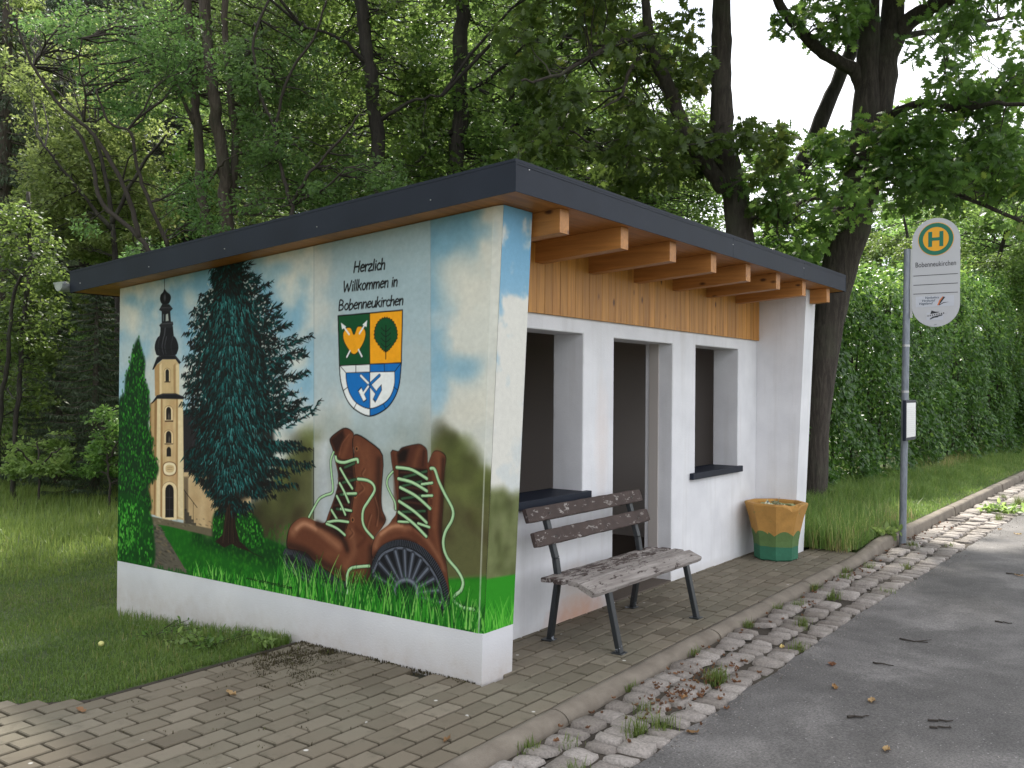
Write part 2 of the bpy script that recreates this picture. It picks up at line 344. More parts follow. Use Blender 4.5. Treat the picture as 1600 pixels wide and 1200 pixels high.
# bark and leaves
def bark(name, c0, c1):
    M, t, b = mat(name, c0, 0.9)
    n1 = noise(t, coords(t, (14, 14, 2.2)), 1.6, 8, 0.7, 0.6); n2 = noise(t, coords(t), 2.2, 4)
    c = ramp(t, n1, [(0.32, (c0[0]*0.45, c0[1]*0.45, c0[2]*0.45)), (0.5, c0), (0.7, c1)])
    c = mixc(t, ramp(t, n2, [(0.5, g(0)), (0.7, g(0.5))]), c, (0.085, 0.09, 0.06)); t.links.new(c, b.inputs['Base Color'])
    bump(t, b, n1, 0.9, 0.03)
bark('oak_bark', (0.048, 0.038, 0.031), (0.090, 0.075, 0.062)); bark('alder_bark', (0.026, 0.021, 0.017), (0.052, 0.043, 0.035)); bark('spruce_bark', (0.08, 0.062, 0.05), (0.14, 0.115, 0.095))
def leaf(name, dark, light, trans=0.35, rough=0.42, yellow=None):
    M, t, b = mat(name, dark, rough)
    oi = N(t, 'ObjectInfo'); a_ = attr(t)
    c = ramp(t, a_, [(0.0, dark), (0.75, light), (1.0, yellow or light)])
    hv = N(t, 'HueSaturation'); t.links.new(c, hv.inputs['Color'])
    mr = N(t, 'MapRange'); mr.inputs[3].default_value = 0.75; mr.inputs[4].default_value = 1.25; t.links.new(oi.outputs['Random'], mr.inputs[0]); t.links.new(mr.outputs[0], hv.inputs['Value'])
    mr2 = N(t, 'MapRange'); mr2.inputs[3].default_value = 0.485; mr2.inputs[4].default_value = 0.515; t.links.new(oi.outputs['Random'], mr2.inputs[0]); t.links.new(mr2.outputs[0], hv.inputs['Hue'])
    t.links.new(hv.outputs[0], b.inputs['Base Color'])
    tr = N(t, 'BsdfTranslucent'); br = N(t, 'HueSaturation', Value=2.1, Saturation=0.95); br.inputs['Hue'].default_value = 0.485
    t.links.new(hv.outputs[0], br.inputs['Color']); t.links.new(br.outputs[0], tr.inputs['Color'])
    ms = N(t, 'MixShader'); ms.inputs[0].default_value = trans
    t.links.new(b.outputs[0], ms.inputs[1]); t.links.new(tr.outputs[0], ms.inputs[2]); t.links.new(ms.outputs[0], t.nodes['Material Output'].inputs['Surface'])
leaf('oak_leaf', (0.045, 0.090, 0.018), (0.093, 0.173, 0.030), 0.52, 0.38, (0.195, 0.255, 0.045))
leaf('alder_leaf', (0.054, 0.106, 0.022), (0.115, 0.205, 0.042), 0.52, 0.4, (0.180, 0.285, 0.053))
leaf('rowan_leaf', (0.048, 0.094, 0.024), (0.090, 0.165, 0.042), 0.52, 0.42)
leaf('bright_leaf', (0.115, 0.18, 0.045), (0.21, 0.30, 0.085), 0.55, 0.45, (0.30, 0.36, 0.13))  # paler leaf; on wood-edge trees its brightness stands in for sunlight
leaf('hedge_leaf', (0.024, 0.064, 0.010), (0.066, 0.145, 0.022), 0.36, 0.34, (0.16, 0.26, 0.045))
leaf('spruce_needle', (0.026, 0.047, 0.021), (0.058, 0.091, 0.039), 0.12, 0.6, (0.098, 0.111, 0.052))
leaf('grass_blade', (0.062, 0.108, 0.018), (0.130, 0.200, 0.038), 0.35, 0.5, (0.250, 0.237, 0.088))
leaf('meadow_blade', (0.095, 0.165, 0.03), (0.19, 0.27, 0.06), 0.4, 0.5, (0.26, 0.26, 0.10))
leaf('verge_blade', (0.075, 0.135, 0.025), (0.150, 0.225, 0.048), 0.4, 0.5, (0.30, 0.30, 0.11))
leaf('dry_blade', (0.20, 0.18, 0.06), (0.38, 0.34, 0.15), 0.35, 0.6, (0.38, 0.31, 0.15))
leaf('moss_tuft', (0.030, 0.022, 0.010), (0.060, 0.050, 0.018), 0.2, 0.8, (0.09, 0.11, 0.02))
leaf('dead_leaf', (0.10, 0.045, 0.018), (0.24, 0.12, 0.05), 0.15, 0.7, (0.42, 0.30, 0.12))
M, t, b = mat('twig_bark', (0.035, 0.028, 0.022), 0.9)

# ------------------------------------------------------------------ the painted mural: a picture painted on a fine grid of points
WL, ZP, TH, XE, FY = 3.52, 0.273, 0.287, 5.054, 0.376      # side wall depth, plinth top, wall thickness, inner far wall, facade plane
SOF_A, SOF_B = 2.6127, -0.06919                            # underside of the roof: z = A + B*y
sof = lambda y: SOF_A + SOF_B*y
TILT = -0.0475                                             # front edge of the side walls leans out: y = TILT*z
def fbm(h, w, cell, seed, oct=5, gain=0.5):
    r = np.random.default_rng(seed); out = np.zeros((h, w)); amp = 1.0; tot = 0
    for o in range(oct):
        c = max(cell/2**o, 1.0); gh, gw = int(h/c)+3, int(w/c)+3
        G = r.random((gh, gw)); y = np.arange(h)/c; x = np.arange(w)/c
        yi, xi = y.astype(int), x.astype(int); fy, fx = y-yi, x-xi
        fy = fy*fy*(3-2*fy); fx = fx*fx*(3-2*fx)
        a = G[yi][:, xi]; b_ = G[yi][:, xi+1]; c_ = G[yi+1][:, xi]; d = G[yi+1][:, xi+1]
        out += amp*((a*(1-fx)+b_*fx)*(1-fy)[:, None] + (c_*(1-fx)+d*fx)*fy[:, None]); tot += amp; amp *= gain
    return out/tot
def sstep(e0, e1, x):
    t = np.clip((x-e0)/(e1-e0+1e-9), 0, 1); return t*t*(3-2*t)
class Canvas:
    def __init__(s, u0, u1, v0, v1, step, tomap):
        s.u0, s.v0, s.st = u0, v0, step
        s.W = int(round((u1-u0)/step))+1; s.H = int(round((v1-v0)/step))+1
        s.A = np.zeros((s.H, s.W, 3)); s.map = tomap
    def m(s, pts): return np.asarray(s.map(np.atleast_2d(pts)), float)
    def _win(s, lo, hi):
        i0 = max(int((lo[0]-s.u0)/s.st)-1, 0); i1 = min(int((hi[0]-s.u0)/s.st)+3, s.W)
        j0 = max(int((lo[1]-s.v0)/s.st)-1, 0); j1 = min(int((hi[1]-s.v0)/s.st)+3, s.H)
        if i1 <= i0 or j1 <= j0: return None
        u = s.u0+np.arange(i0, i1)*s.st; v = s.v0+np.arange(j0, j1)*s.st
        return (slice(j0, j1), slice(i0, i1)), u[None, :], v[:, None]
    def blend(s, sl, al, col):
        col = np.asarray(col, float)/255.0
        s.A[sl] = s.A[sl]*(1-al[..., None]) + col*al[..., None]
    def sdf(s, P, u, v):
        d2 = np.full(np.broadcast(u, v).shape, 1e9); ins = np.zeros(d2.shape, bool)
        for a, b_ in zip(P, np.roll(P, -1, 0)):
            e = b_-a; L = e@e+1e-12; t = np.clip(((u-a[0])*e[0]+(v-a[1])*e[1])/L, 0, 1)
            d2 = np.minimum(d2, (u-a[0]-t*e[0])**2+(v-a[1]-t*e[1])**2)
            if a[1] != b_[1]: ins ^= ((a[1] > v) != (b_[1] > v)) & (u < (b_[0]-a[0])*(v-a[1])/(b_[1]-a[1])+a[0])
        return np.where(ins, 1, -1)*np.sqrt(d2)
    def poly(s, px, col, alpha=1.0, soft=0.003, tex=None, meters=False):
        P = np.asarray(px, float) if meters else s.m(px); w = s._win(P.min(0)-soft*2, P.max(0)+soft*2)
        if w is None: return
        al = alpha*sstep(-soft, soft, s.sdf(P, w[1], w[2]))
        if tex is not None: al = al*tex[w[0]]
        s.blend(w[0], al, col)
    def line(s, px, wd, col, alpha=1.0, soft=0.0025, w2=None):
        """wd, w2: full widths in photo pixels at start and end"""
        P = s.m(px); n = len(P); w2 = wd if w2 is None else w2; q = s.pxm(P)
        R = np.linspace(wd, w2, n)*0.5*q; mxr = R.max()+soft*2
        w = s._win(P.min(0)-mxr, P.max(0)+mxr)
        if w is None: return
        D = np.full(np.broadcast(w[1], w[2]).shape, -1e9)
        for k in range(n-1):
            a, e = P[k], P[k+1]-P[k]; t = np.clip(((w[1]-a[0])*e[0]+(w[2]-a[1])*e[1])/(e@e+1e-12), 0, 1)
            D = np.maximum(D, R[k]+(R[k+1]-R[k])*t - np.hypot(w[1]-a[0]-t*e[0], w[2]-a[1]-t*e[1]))
        s.blend(w[0], alpha*sstep(-soft, soft, D), col)
    def dab(s, c, rx, ry, ang, col, alpha=1.0, soft=0.5):
        """soft ellipse; radii in photo pixels, ang in degrees on the wall"""
        P = s.m(c)[0]; q = s.pxm(P[None])[0]; rx, ry = rx*q, ry*q; R = max(rx, ry)*(1+soft)
        w = s._win(P-R, P+R)
        if w is None: return
        ca, sa = math.cos(math.radians(ang)), math.sin(math.radians(ang))
        du, dv = w[1]-P[0], w[2]-P[1]
        r = np.hypot((du*ca+dv*sa)/rx, (-du*sa+dv*ca)/ry)
        s.blend(w[0], alpha*sstep(1+soft, max(1-soft, 0), r) if soft > 0 else alpha*(r < 1), col)
    def pxm(s, P): return (7.03-2.05*np.clip(P[:, 0]/3.52, 0, 1.05))/CAM['f']
def smooth_path(P, k=6, closed=False):
    P = np.asarray(P, float); n = len(P)
    if n < 3: return P
    out = []; rng = range(n if closed else n-1)
    for i in rng:
        p0 = P[(i-1) % n] if closed or i > 0 else P[0]; p1 = P[i]; p2 = P[(i+1) % n]; p3 = P[(i+2) % n] if closed or i+2 < n else P[-1]
        for t in np.arange(k)/k:
            out.append(0.5*((2*p1)+(-p0+p2)*t+(2*p0-5*p1+4*p2-p3)*t*t+(-p0+3*p1-3*p2+p3)*t**3))
    if not closed: out.append(P[-1])
    return np.array(out)
def side_map(px):
    r = rays(px); t = (0-CAM['c'][0])/r[:, 0]; p = CAM['c']+t[:, None]*r
    return np.stack([WL-p[:, 1], p[:, 2]], 1)
def front_map(px):
    r = rays(px); n_ = np.array([0, 1.0, -TILT]); t = -(CAM['c']@n_)/(r@n_); p = CAM['c']+t[:, None]*r
    return np.stack([p[:, 0], p[:, 2]], 1)
STEP = 0.0042
cv = Canvas(0, WL+0.135, ZP, 2.64, STEP, side_map)
rnd = np.random.default_rng(7); R_ = lambda a, b: rnd.uniform(a, b)
Hc, Wc = cv.H, cv.W
uu = np.arange(Wc)*STEP; vv = ZP+np.arange(Hc)*STEP
def col(*a): return np.array(a, float)
# sky with soft clouds
cl = fbm(Hc, Wc, 170, 3, 5, 0.5); cl2 = fbm(Hc, Wc, 90, 9, 5, 0.55)
hgt = sstep(1.0, 2.5, vv)[:, None]
base = (col(172, 198, 210)*(1-hgt[..., None]) + col(116, 158, 178)*hgt[..., None])
cloud = col(206, 206, 196); cf = sstep(0.49, 0.64, cl*0.75+cl2*0.25 + 0.10*(1-hgt))
A = base*(1-cf[..., None]) + cloud*cf[..., None]
gr = sstep(0.5, 0.66, cl2); A = A*(1-0.25*gr[..., None]) + col(176, 184, 184)*0.25*gr[..., None]
cv.A = A/255.0
def cloud_dabs(spots):
    for x, y, rx, ry, c, a_ in spots:
        for _ in range(7): cv.dab((x+R_(-.6, .6)*rx, y+R_(-.6, .6)*ry), rx*R_(.5, .9), ry*R_(.5, .9), R_(-20, 20), c, a_*0.42, 0.98)
CC, CB, CG = (212, 208, 194), (126, 168, 188), (186, 194, 192)
cloud_dabs([(720, 440, 50, 46, CC, .9), (700, 380, 20, 16, CB, .8), (745, 360, 26, 14, CB, .5), (715, 570, 44, 22, CB, .8), (730, 640, 50, 30, CC, .7), (690, 500, 20, 16, CG, .6), (215, 500, 24, 20, CC, .7), (200, 560, 24, 26, CG, .7), (205, 470, 16, 10, CB, .7), (450, 470, 14, 14, CC, .6), (470, 500, 16, 20, CB, .8), (465, 560, 18, 16, CC, .6), (478, 600, 14, 16, CB, .5), (470, 640, 24, 20, CG, .8), (440, 420, 30, 12, CB, .5), (300, 470, 20, 16, CC, .5), (225, 620, 20, 30, CG, .5), (270, 530, 20, 20, CG, .6)])
# hazy wood behind the right part and left of the middle panel
nzv = fbm(Hc, Wc, 40, 21, 5, 0.55); nzf = fbm(Hc, Wc, 14, 22, 4, 0.6)
def wood_patch(P, seed):
    n0 = len(P)
    cv.poly(P, (84, 84, 48), 0.95, 0.05); 
    for _ in range(130):
        i = rnd.integers(0, n0); c0 = P[i]; c1 = np.mean(P, 0); k = R_(0, 0.9)
        p = np.array(c0)*(1-k)+c1*k + col(R_(-14, 14), R_(-10, 12))
        cv.dab(p, R_(8, 20), R_(8, 24), R_(0, 90), [(62, 66, 36), (90, 98, 50), (108, 114, 64), (54, 52, 32)][rnd.integers(0, 4)] if p[1] < 800 or rnd.random() < .4 else [(60, 48, 32), (48, 42, 28)][rnd.integers(0, 2)], 0.38, 0.95)
wood_patch([(676, 690), (694, 672), (712, 680), (722, 704), (740, 712), (750, 748), (768, 752), (800, 800), (800, 915), (640, 915), (640, 760)], 1)
wood_patch([(394, 800), (430, 770), (455, 720), (480, 684), (500, 674), (500, 860), (400, 850), (340, 850)], 2)
# middle panel: paler, with a faint mist of trees
pan = [(490.5, 380), (672, 330), (674, 905), (490.5, 905)]
cv.poly(pan, (186, 188, 182), 0.55, 0.002)
for _ in range(46):
    x, y = R_(505, 668), R_(655, 760)
    cv.dab((x, y), R_(14, 34), R_(14, 30), 0, [(128, 140, 134), (150, 158, 152), (112, 124, 112)][rnd.integers(0, 3)], 0.17, 0.95)
cv.poly([(490, 690), (512, 690), (512, 815), (490, 815)], (205, 208, 212), 0.5, 0.03)
cv.poly([(492, 740), (540, 700), (540, 830), (492, 830)], (140, 146, 150), 0.35, 0.06)
cv.line([(490.5, 384), (490.5, 810)], 1.4, (120, 140, 150), 0.55); cv.line([(490, 700), (490, 810)], 2.2, (40, 40, 30), 0.8)
cv.line([(672.5, 340), (673.5, 660)], 1.2, (150, 158, 160), 0.7)
# lawn
cv.poly([(180, 808), (262, 816), (332, 828), (420, 842), (455, 858), (600, 880), (700, 905), (800, 900), (800, 1010), (180, 900)], (26, 92, 22), 1.0, 0.012)
cv.poly([(300, 824), (440, 848), (520, 880), (500, 915), (400, 880), (300, 850)], (12, 52, 16), 0.8, 0.05)
cv.poly([(690, 906), (800, 900), (800, 950), (690, 940)], (56, 150, 34), 0.6, 0.03)
for _ in range(900):
    x = R_(240, 470); y = R_(820, 930)
    k = (y-820)/110
    cv.dab((x, y), R_(1, 3), R_(1.5, 4), R_(-20, 20), (30+60*k*R_(.4, 1.2), 100+75*k*R_(.5, 1.1), 20+15*k), 0.35, 0.7)
# path
cv.poly([(236, 812), (244, 816), (266, 850), (294, 897), (236, 886), (240, 846)], (92, 86, 74), 1.0, 0.006)
for _ in range(120):
    y = R_(822, 892); k = (y-815)/80; cv.dab((R_(240, 246+48*k), y), R_(2, 6), R_(0.6, 1.6), R_(-25, 5), [(70, 66, 60), (120, 104, 78), (104, 98, 88), (60, 54, 46)][rnd.integers(0, 4)], 0.6, 0.6)
# ---- the church
q = lambda x, y: (170+x/2.857, 420+y/2.857)
Q = lambda L: [q(*p) for p in L]
BLK, BL2, CRM, CR2, BRN = (26, 26, 30), (62, 62, 68), (200, 172, 126), (190, 152, 104), (112, 78, 50)
def churchwall(P, c): cv.poly(Q(P), c, 1, 0.0035)
cv.poly([(286, 641), (400, 636), (400, 748), (287, 742)], (38, 36, 38), 1, 0.004)       # nave roof
for k in range(60):
    x, y = R_(286, 396), R_(642, 740); cv.line([(x, y), (x-3, y+R_(6, 14))], 1.0, (66, 64, 68) if k % 2 else (22, 20, 22), 0.6)
cv.poly([(287, 738), (392, 738), (392, 838), (287, 823)], (196, 168, 126), 1, 0.004)
for _ in range(60): cv.dab((R_(290, 380), R_(745, 830)), R_(5, 14), R_(5, 14), 0, [(214, 188, 148), (170, 138, 96), (150, 118, 80)][rnd.integers(0, 3)], 0.22, 0.95)
cv.poly([(287, 745), (294, 745), (294, 822), (287, 822)], (60, 50, 40), 0.6, 0.01)
for k in range(5): cv.poly([(288+k*3.6, 795+k*5.5), (292+k*3.6, 795+k*5.5), (292+k*3.6, 822), (288+k*3.6, 822)], (66, 60, 52), 0.9, 0.003)
cv.line([(287, 765), (308, 793)], 1.3, (24, 22, 22)); cv.line([(302, 786), (302, 816)], 0.9, (24, 22, 22)); cv.line([(290, 768), (290, 798)], 0.9, (24, 22, 22))
churchwall([(185, 600), (220, 574), (216, 1102), (172, 1092)], (150, 116, 76)); churchwall([(190, 600), (204, 590), (200, 1098), (186, 1096)], (188, 154, 108))
churchwall([(216, 576), (331, 574), (336, 1122), (208, 1104)], CRM)
for x0, x1, c in ((216, 232, (232, 212, 170)), (232, 240, (150, 112, 70)), (300, 308, (160, 124, 80)), (310, 330, (234, 216, 176))): cv.poly(Q([(x0, 580), (x1, 580), (x1+2, 1115), (x0-3, 1105)]), c, 0.75, 0.004)
for _ in range(50): cv.dab(q(R_(240, 300), R_(590, 1100)), R_(2, 7), R_(4, 16), 0, [(228, 204, 160), (180, 140, 92), (196, 150, 110)][rnd.integers(0, 3)], 0.25, 0.95)
churchwall([(204, 440), (240, 404), (300, 404), (314, 428), (314, 566), (208, 570)], CRM)
for x0, x1, c in ((204, 226, (168, 130, 84)), (226, 236, (228, 206, 162)), (288, 298, (158, 124, 82)), (300, 314, (226, 204, 160))): cv.poly(Q([(x0, 432), (x1, 420), (x1, 566), (x0+2, 568)]), c, 0.75, 0.004)
churchwall([(188, 604), (214, 566), (242, 556), (300, 556), (338, 572), (332, 582), (216, 580), (196, 600)], BLK); cv.line(Q([(214, 566), (245, 560), (300, 560), (336, 572)]), 0.9, BL2)
churchwall([(194, 450), (214, 396), (234, 384), (296, 384), (323, 418), (314, 426), (298, 404), (240, 404), (216, 424), (200, 450)], BLK); cv.line(Q([(216, 398), (236, 388), (294, 388), (318, 416)]), 1.0, BL2)
churchwall(smooth_path([(205, 345), (212, 318), (226, 300), (258, 296), (290, 300), (304, 320), (311, 348), (306, 372), (292, 386), (222, 388), (208, 370)], 5, True), BLK)
for x, a_ in ((240, 0.7), (252, 0.5), (280, 0.25), (222, 0.3)): cv.line(Q(smooth_path([(x+6, 300), (x, 330), (x-2, 350), (x+4, 380)], 5)), 2.6, (100, 100, 106), a_, 0.006, 1.0)
cv.line(Q([(206, 352), (258, 362), (310, 352)]), 0.7, (12, 12, 14), 0.8)
churchwall([(231, 256), (286, 256), (290, 300), (226, 302), (230, 280)], BLK); cv.line(Q([(252, 262), (248, 298)]), 3.2, (90, 90, 96), 0.7, 0.006)
churchwall([(225, 252), (240, 238), (286, 236), (288, 248), (280, 262), (232, 264)], (38, 38, 42)); cv.line(Q([(232, 246), (284, 242)]), 0.9, (100, 100, 104), 0.8)
churchwall([(236, 186), (274, 186), (278, 240), (236, 240)], (30, 30, 34)); churchwall([(255, 204), (264, 200), (267, 232), (254, 234)], (170, 176, 170)); churchwall([(241, 204), (246, 202), (246, 234), (241, 234)], (90, 100, 104))
churchwall([(224, 184), (238, 158), (270, 158), (286, 178), (274, 190), (236, 190)], (36, 36, 40)); cv.line(Q([(232, 174), (280, 174)]), 0.9, (96, 96, 100), 0.7)
churchwall(smooth_path([(249, 90), (258, 102), (274, 116), (277, 134), (266, 156), (240, 158), (229, 140), (231, 118), (242, 104)], 5, True), BLK)
cv.dab(q(250, 128), 2.6, 5, 0, (104, 104, 110), 0.7, 0.8); cv.line(Q([(248, 44), (249, 96)]), 1.3, (22, 24, 28), 1)
def arch(cx, y0, y1, hw, c, rim):
    P = [(cx-hw, y1), (cx-hw, y0+hw)] + [(cx-hw*math.cos(a), y0+hw-hw*1.5*math.sin(a)) for a in np.linspace(0, math.pi, 9)] + [(cx+hw, y1)]
    if rim: cv.poly([q(cx+(x-cx)*1.75, (y0+y1)/2+(y-(y0+y1)/2)*1.16) for x, y in P], rim, 1, 0.004); cv.line([q(cx+(x-cx)*1.75, (y0+y1)/2+(y-(y0+y1)/2)*1.16) for x, y in P], 0.8, (120, 86, 54), 0.8)
    cv.poly(Q(P), c, 1, 0.003)
arch(261, 452, 502, 8, (34, 30, 28), (222, 198, 152)); cv.line(Q([(250, 505), (273, 505)]), 1.6, (60, 46, 34))
arch(267, 622, 674, 11, (36, 30, 28), (226, 202, 158)); cv.line(Q([(252, 680), (286, 680)]), 2.2, (66, 46, 32)); cv.dab(q(268, 660), 2, 5, 0, (120, 110, 96), 0.7, 0.8)
arch(267, 730, 778, 12, (38, 32, 30), (222, 194, 148)); arch(268, 800, 838, 10, (34, 30, 28), None); cv.line(Q([(250, 782), (286, 782)]), 1.4, (70, 50, 36)); cv.dab(q(270, 762), 2, 5, 0, (118, 108, 94), 0.7, 0.8)
cv.poly(Q(smooth_path([(240, 890), (246, 868), (270, 860), (296, 868), (304, 892), (296, 918), (270, 926), (246, 918)], 4, True)), (120, 86, 54), 1, 0.004); cv.poly(Q(smooth_path([(244, 890), (249, 871), (270, 864), (293, 871), (300, 892), (293, 914), (270, 922), (249, 914)], 4, True)), (236, 218, 180), 1, 0.004)
cv.poly(Q(smooth_path([(253, 890), (257, 879), (270, 875), (288, 880), (292, 892), (286, 906), (270, 910), (256, 904)], 4, True)), (206, 178, 132), 1, 0.004)
for yy in (886, 895): cv.line(Q([(262, yy), (284, yy)]), 0.7, (120, 90, 60), 0.8)
arch(271, 972, 1110, 19, (30, 26, 26), (230, 206, 162)); cv.line(Q([(271, 980), (271, 1108)]), 0.8, (70, 66, 70), 0.9)
for yy in (1020, 1075): cv.line(Q([(254, yy), (288, yy)]), 0.7, (74, 70, 74), 0.8)
cv.poly([(232, 806), (262, 812), (330, 826), (398, 836), (398, 846), (330, 838), (262, 822), (234, 818)], (104, 94, 74), 1, 0.006)      # kerb before the church
for _ in range(60): cv.dab((R_(236, 390), R_(811, 822)+0.0), R_(2, 5), R_(0.8, 1.5), -6, [(150, 140, 116), (70, 62, 48)][rnd.integers(0, 2)], 0.4, 0.6)
# ---- leafy dabs
def leaves(poly, n, cols, sx, sy, dark=None, clip_top=None):
    P = np.asarray(poly, float); lo, hi = P.min(0), P.max(0); k = 0
    if dark: cv.poly(smooth_path(P, 4, True), dark, 0.97, 0.02)
    while k < n:
        x, y = R_(lo[0]-3, hi[0]+3), R_(lo[1]-3, hi[1]+3); ins = False
        for a, b_ in zip(P, np.roll(P, -1, 0)):
            if (a[1] > y) != (b_[1] > y) and x < (b_[0]-a[0])*(y-a[1])/(b_[1]-a[1])+a[0]: ins = not ins
        if not ins: continue
        k += 1; c = np.array(cols[rnd.integers(0, len(cols))])*R_(0.8, 1.15)
        cv.dab((x+R_(-4, 4), y+R_(-3, 3)), sx*R_(0.6, 1.3), sy*R_(0.6, 1.3), R_(-30, 30), c, 0.85, 0.35)
GR = [(26, 92, 22), (44, 124, 30), (18, 66, 18), (70, 156, 46), (30, 104, 24)]
GD = [(10, 42, 14), (16, 60, 18), (30, 88, 26), (12, 50, 14)]
pop = [(216, 528), (221, 545), (227, 565), (226, 590), (232, 610), (234, 640), (232, 668), (240, 690), (238, 705), (248, 730), (243, 748), (232, 760), (236, 782), (232, 800), (184, 800), (184, 640), (194, 615), (196, 590), (203, 570), (207, 548)]
leaves(pop, 900, GD+GR[:2], 1.7, 2.8, (12, 44, 16)); leaves(pop, 420, GR, 1.3, 2.4)
leaves([(184, 775), (214, 780), (234, 800), (240, 830), (238, 885), (184, 880)], 260, GR, 1.9, 3.2, (16, 64, 18)); leaves([(184, 780), (212, 786), (210, 860), (184, 870)], 150, [(70, 156, 46), (96, 178, 64), (50, 136, 34)], 1.6, 2.8)
leaves([(332, 820), (336, 800), (352, 792), (384, 798), (405, 815), (412, 842), (404, 858), (340, 850)], 330, GR+[(60, 150, 40)], 1.6, 2.4, (14, 58, 16))
# ---- the big blue spruce
sq = lambda x, y: np.array((170+x/2.309, 400+y/2.309))
cv.poly([(350, 740), (366, 740), (368, 820), (374, 845), (392, 862), (372, 856), (362, 850), (350, 856), (336, 846), (348, 835), (352, 800)], (38, 26, 20), 1, 0.004)
for k in range(16):
    x = R_(352, 366); cv.line([(x, 752), (x+R_(-1, 2), 800), (x+(x-359)*0.8, 848)], 1.2, [(66, 48, 36), (20, 13, 10)][k % 2], 0.6)
cv.line(smooth_path([(366, 838), (384, 858), (412, 872)], 5), 3.0, (30, 24, 16), 0.85, 0.004, 0.6)
prof_y = [-30, 100, 150, 200, 300, 380, 430, 500, 560, 640, 700, 740, 790, 850, 890]
prof_l = [405, 352, 318, 300, 268, 266, 240, 268, 270, 300, 262, 228, 290, 345, 395]
prof_r = [465, 530, 575, 615, 655, 690, 712, 712, 735, 730, 735, 715, 690, 620, 500]
FL = lambda y: np.interp(y, prof_y, prof_l); FR = lambda y: np.interp(y, prof_y, prof_r); cx = lambda y: 432+0.0*y
body = [sq(FL(y)*0.80+432*0.20, y) for y in prof_y] + [sq(FR(y)*0.72+432*0.28, y) for y in prof_y[::-1]]
cv.poly([tuple(np.array(sq(432, (p[1]-400)*2.309))*0.24+np.array(p)*0.76) for p in body], (22, 24, 22), 0.94, 0.03)
TD = [(18, 15, 14), (14, 22, 20), (11, 34, 34), (24, 18, 16)]; TM = [(14, 58, 56), (18, 76, 74), (10, 46, 46), (24, 26, 23)]; TL = [(50, 128, 126), (84, 156, 154), (36, 110, 110)]
levels = np.concatenate([np.arange(-20, 880, 26), np.arange(10, 880, 40)])
for y0 in levels:
    for side in (-1, 1):
        for rep in range(3):
            ext = (FL(min(y0+40, 890)) if side < 0 else FR(min(y0+40, 890)))*R_(0.93, 1.06) if True else 0
            x1 = 432+(ext-432)*R_(0.5+0.1*min(max(y0, 0)/400, 1), 0.80+0.22*min(max(y0, 0)/350, 1))
            if rep == 2: x1 = 432+(x1-432)*0.78
            up = side > 0 and y0 < 620
            y1 = y0+R_(10, 40) - (R_(30, 75)*abs(x1-432)/260 if up else -R_(10, 30)*(y0/600))
            if up and rep == 0 and y0 > 60: y1 = y0-R_(0, 55)*(abs(x1-432)/230)
            mid = (432*0.45+x1*0.55, (y0+y1)/2+R_(8, 26))
            Bz = smooth_path([(432, y0), mid, (x1, y1)], 8)
            n = int(7+abs(x1-432)/9)
            for t in np.linspace(0.06, 1.0, n):
                p = Bz[int(t*(len(Bz)-1))]
                for _ in range(2):
                    L = R_(14, 30)*(1.0 if t < 0.85 else 0.7); dx = side*R_(2, 15); dy = R_(6, 26) if not (up and t > 0.7) else R_(-14, 10)
                    nn = math.hypot(dx, dy)+1e-6; d = np.array((dx, dy))/nn*L
                    s0 = p+np.array((R_(-5, 5), R_(-6, 6))); c = (TD if rnd.random() < 0.68 else TM)[rnd.integers(0, 4)]
                    cv.line([sq(*s0), sq(*(s0+d))], R_(2.0, 4.0), c, 0.92, 0.0025, 0.6)
for _ in range(1300):                                   # teal highlights of hanging needles
    y = R_(140, 850); hw = 0.75 if y < 760 else 0.5
    x = 432+(R_(FL(y), FR(y))-432)*hw*R_(0.2, 1.0); sgn = -1 if x < 432 else 1
    d = np.array((sgn*R_(1, 12)*(0.3+abs(x-432)/150), R_(10, 24))); c = np.array((TL if rnd.random() < 0.58 else TM)[rnd.integers(0, 3)])*R_(0.75, 1.05)
    cv.line([sq(x, y), sq(*(np.array((x, y))+d))], R_(1.4, 2.6), c, 0.85, 0.0025, 0.5)
for P in ([(640, 620), (690, 590), (735, 560), (757, 522)], [(620, 600), (670, 570), (715, 545), (735, 575)]):      # the long right-hand bough over the panel
    for k in range(26):
        t = k/25; p = smooth_path(P, 8)[int(t*24)]; a = R_(-60, 40); d = np.array((math.cos(math.radians(a)), math.sin(math.radians(a))))*R_(10, 24)
        cv.line([sq(*p), sq(*(p+d))], R_(2, 4), TD[rnd.integers(0, 4)] if k % 2 else TM[rnd.integers(0, 3)], 0.92, 0.003, 0.6)
for _ in range(210):                                   # sky showing through at the outer boughs
    y = R_(90, 560); sd_ = rnd.random() < 0.62; x = 432+((FR(y) if sd_ else FL(y))-432)*R_(0.50, 0.97)
    cv.dab(sq(x, y), R_(0.8, 3.2), R_(0.6, 1.8), R_(-40, 40) if sd_ else R_(-40, 10), (178, 184, 178), 0.85, 0.35)
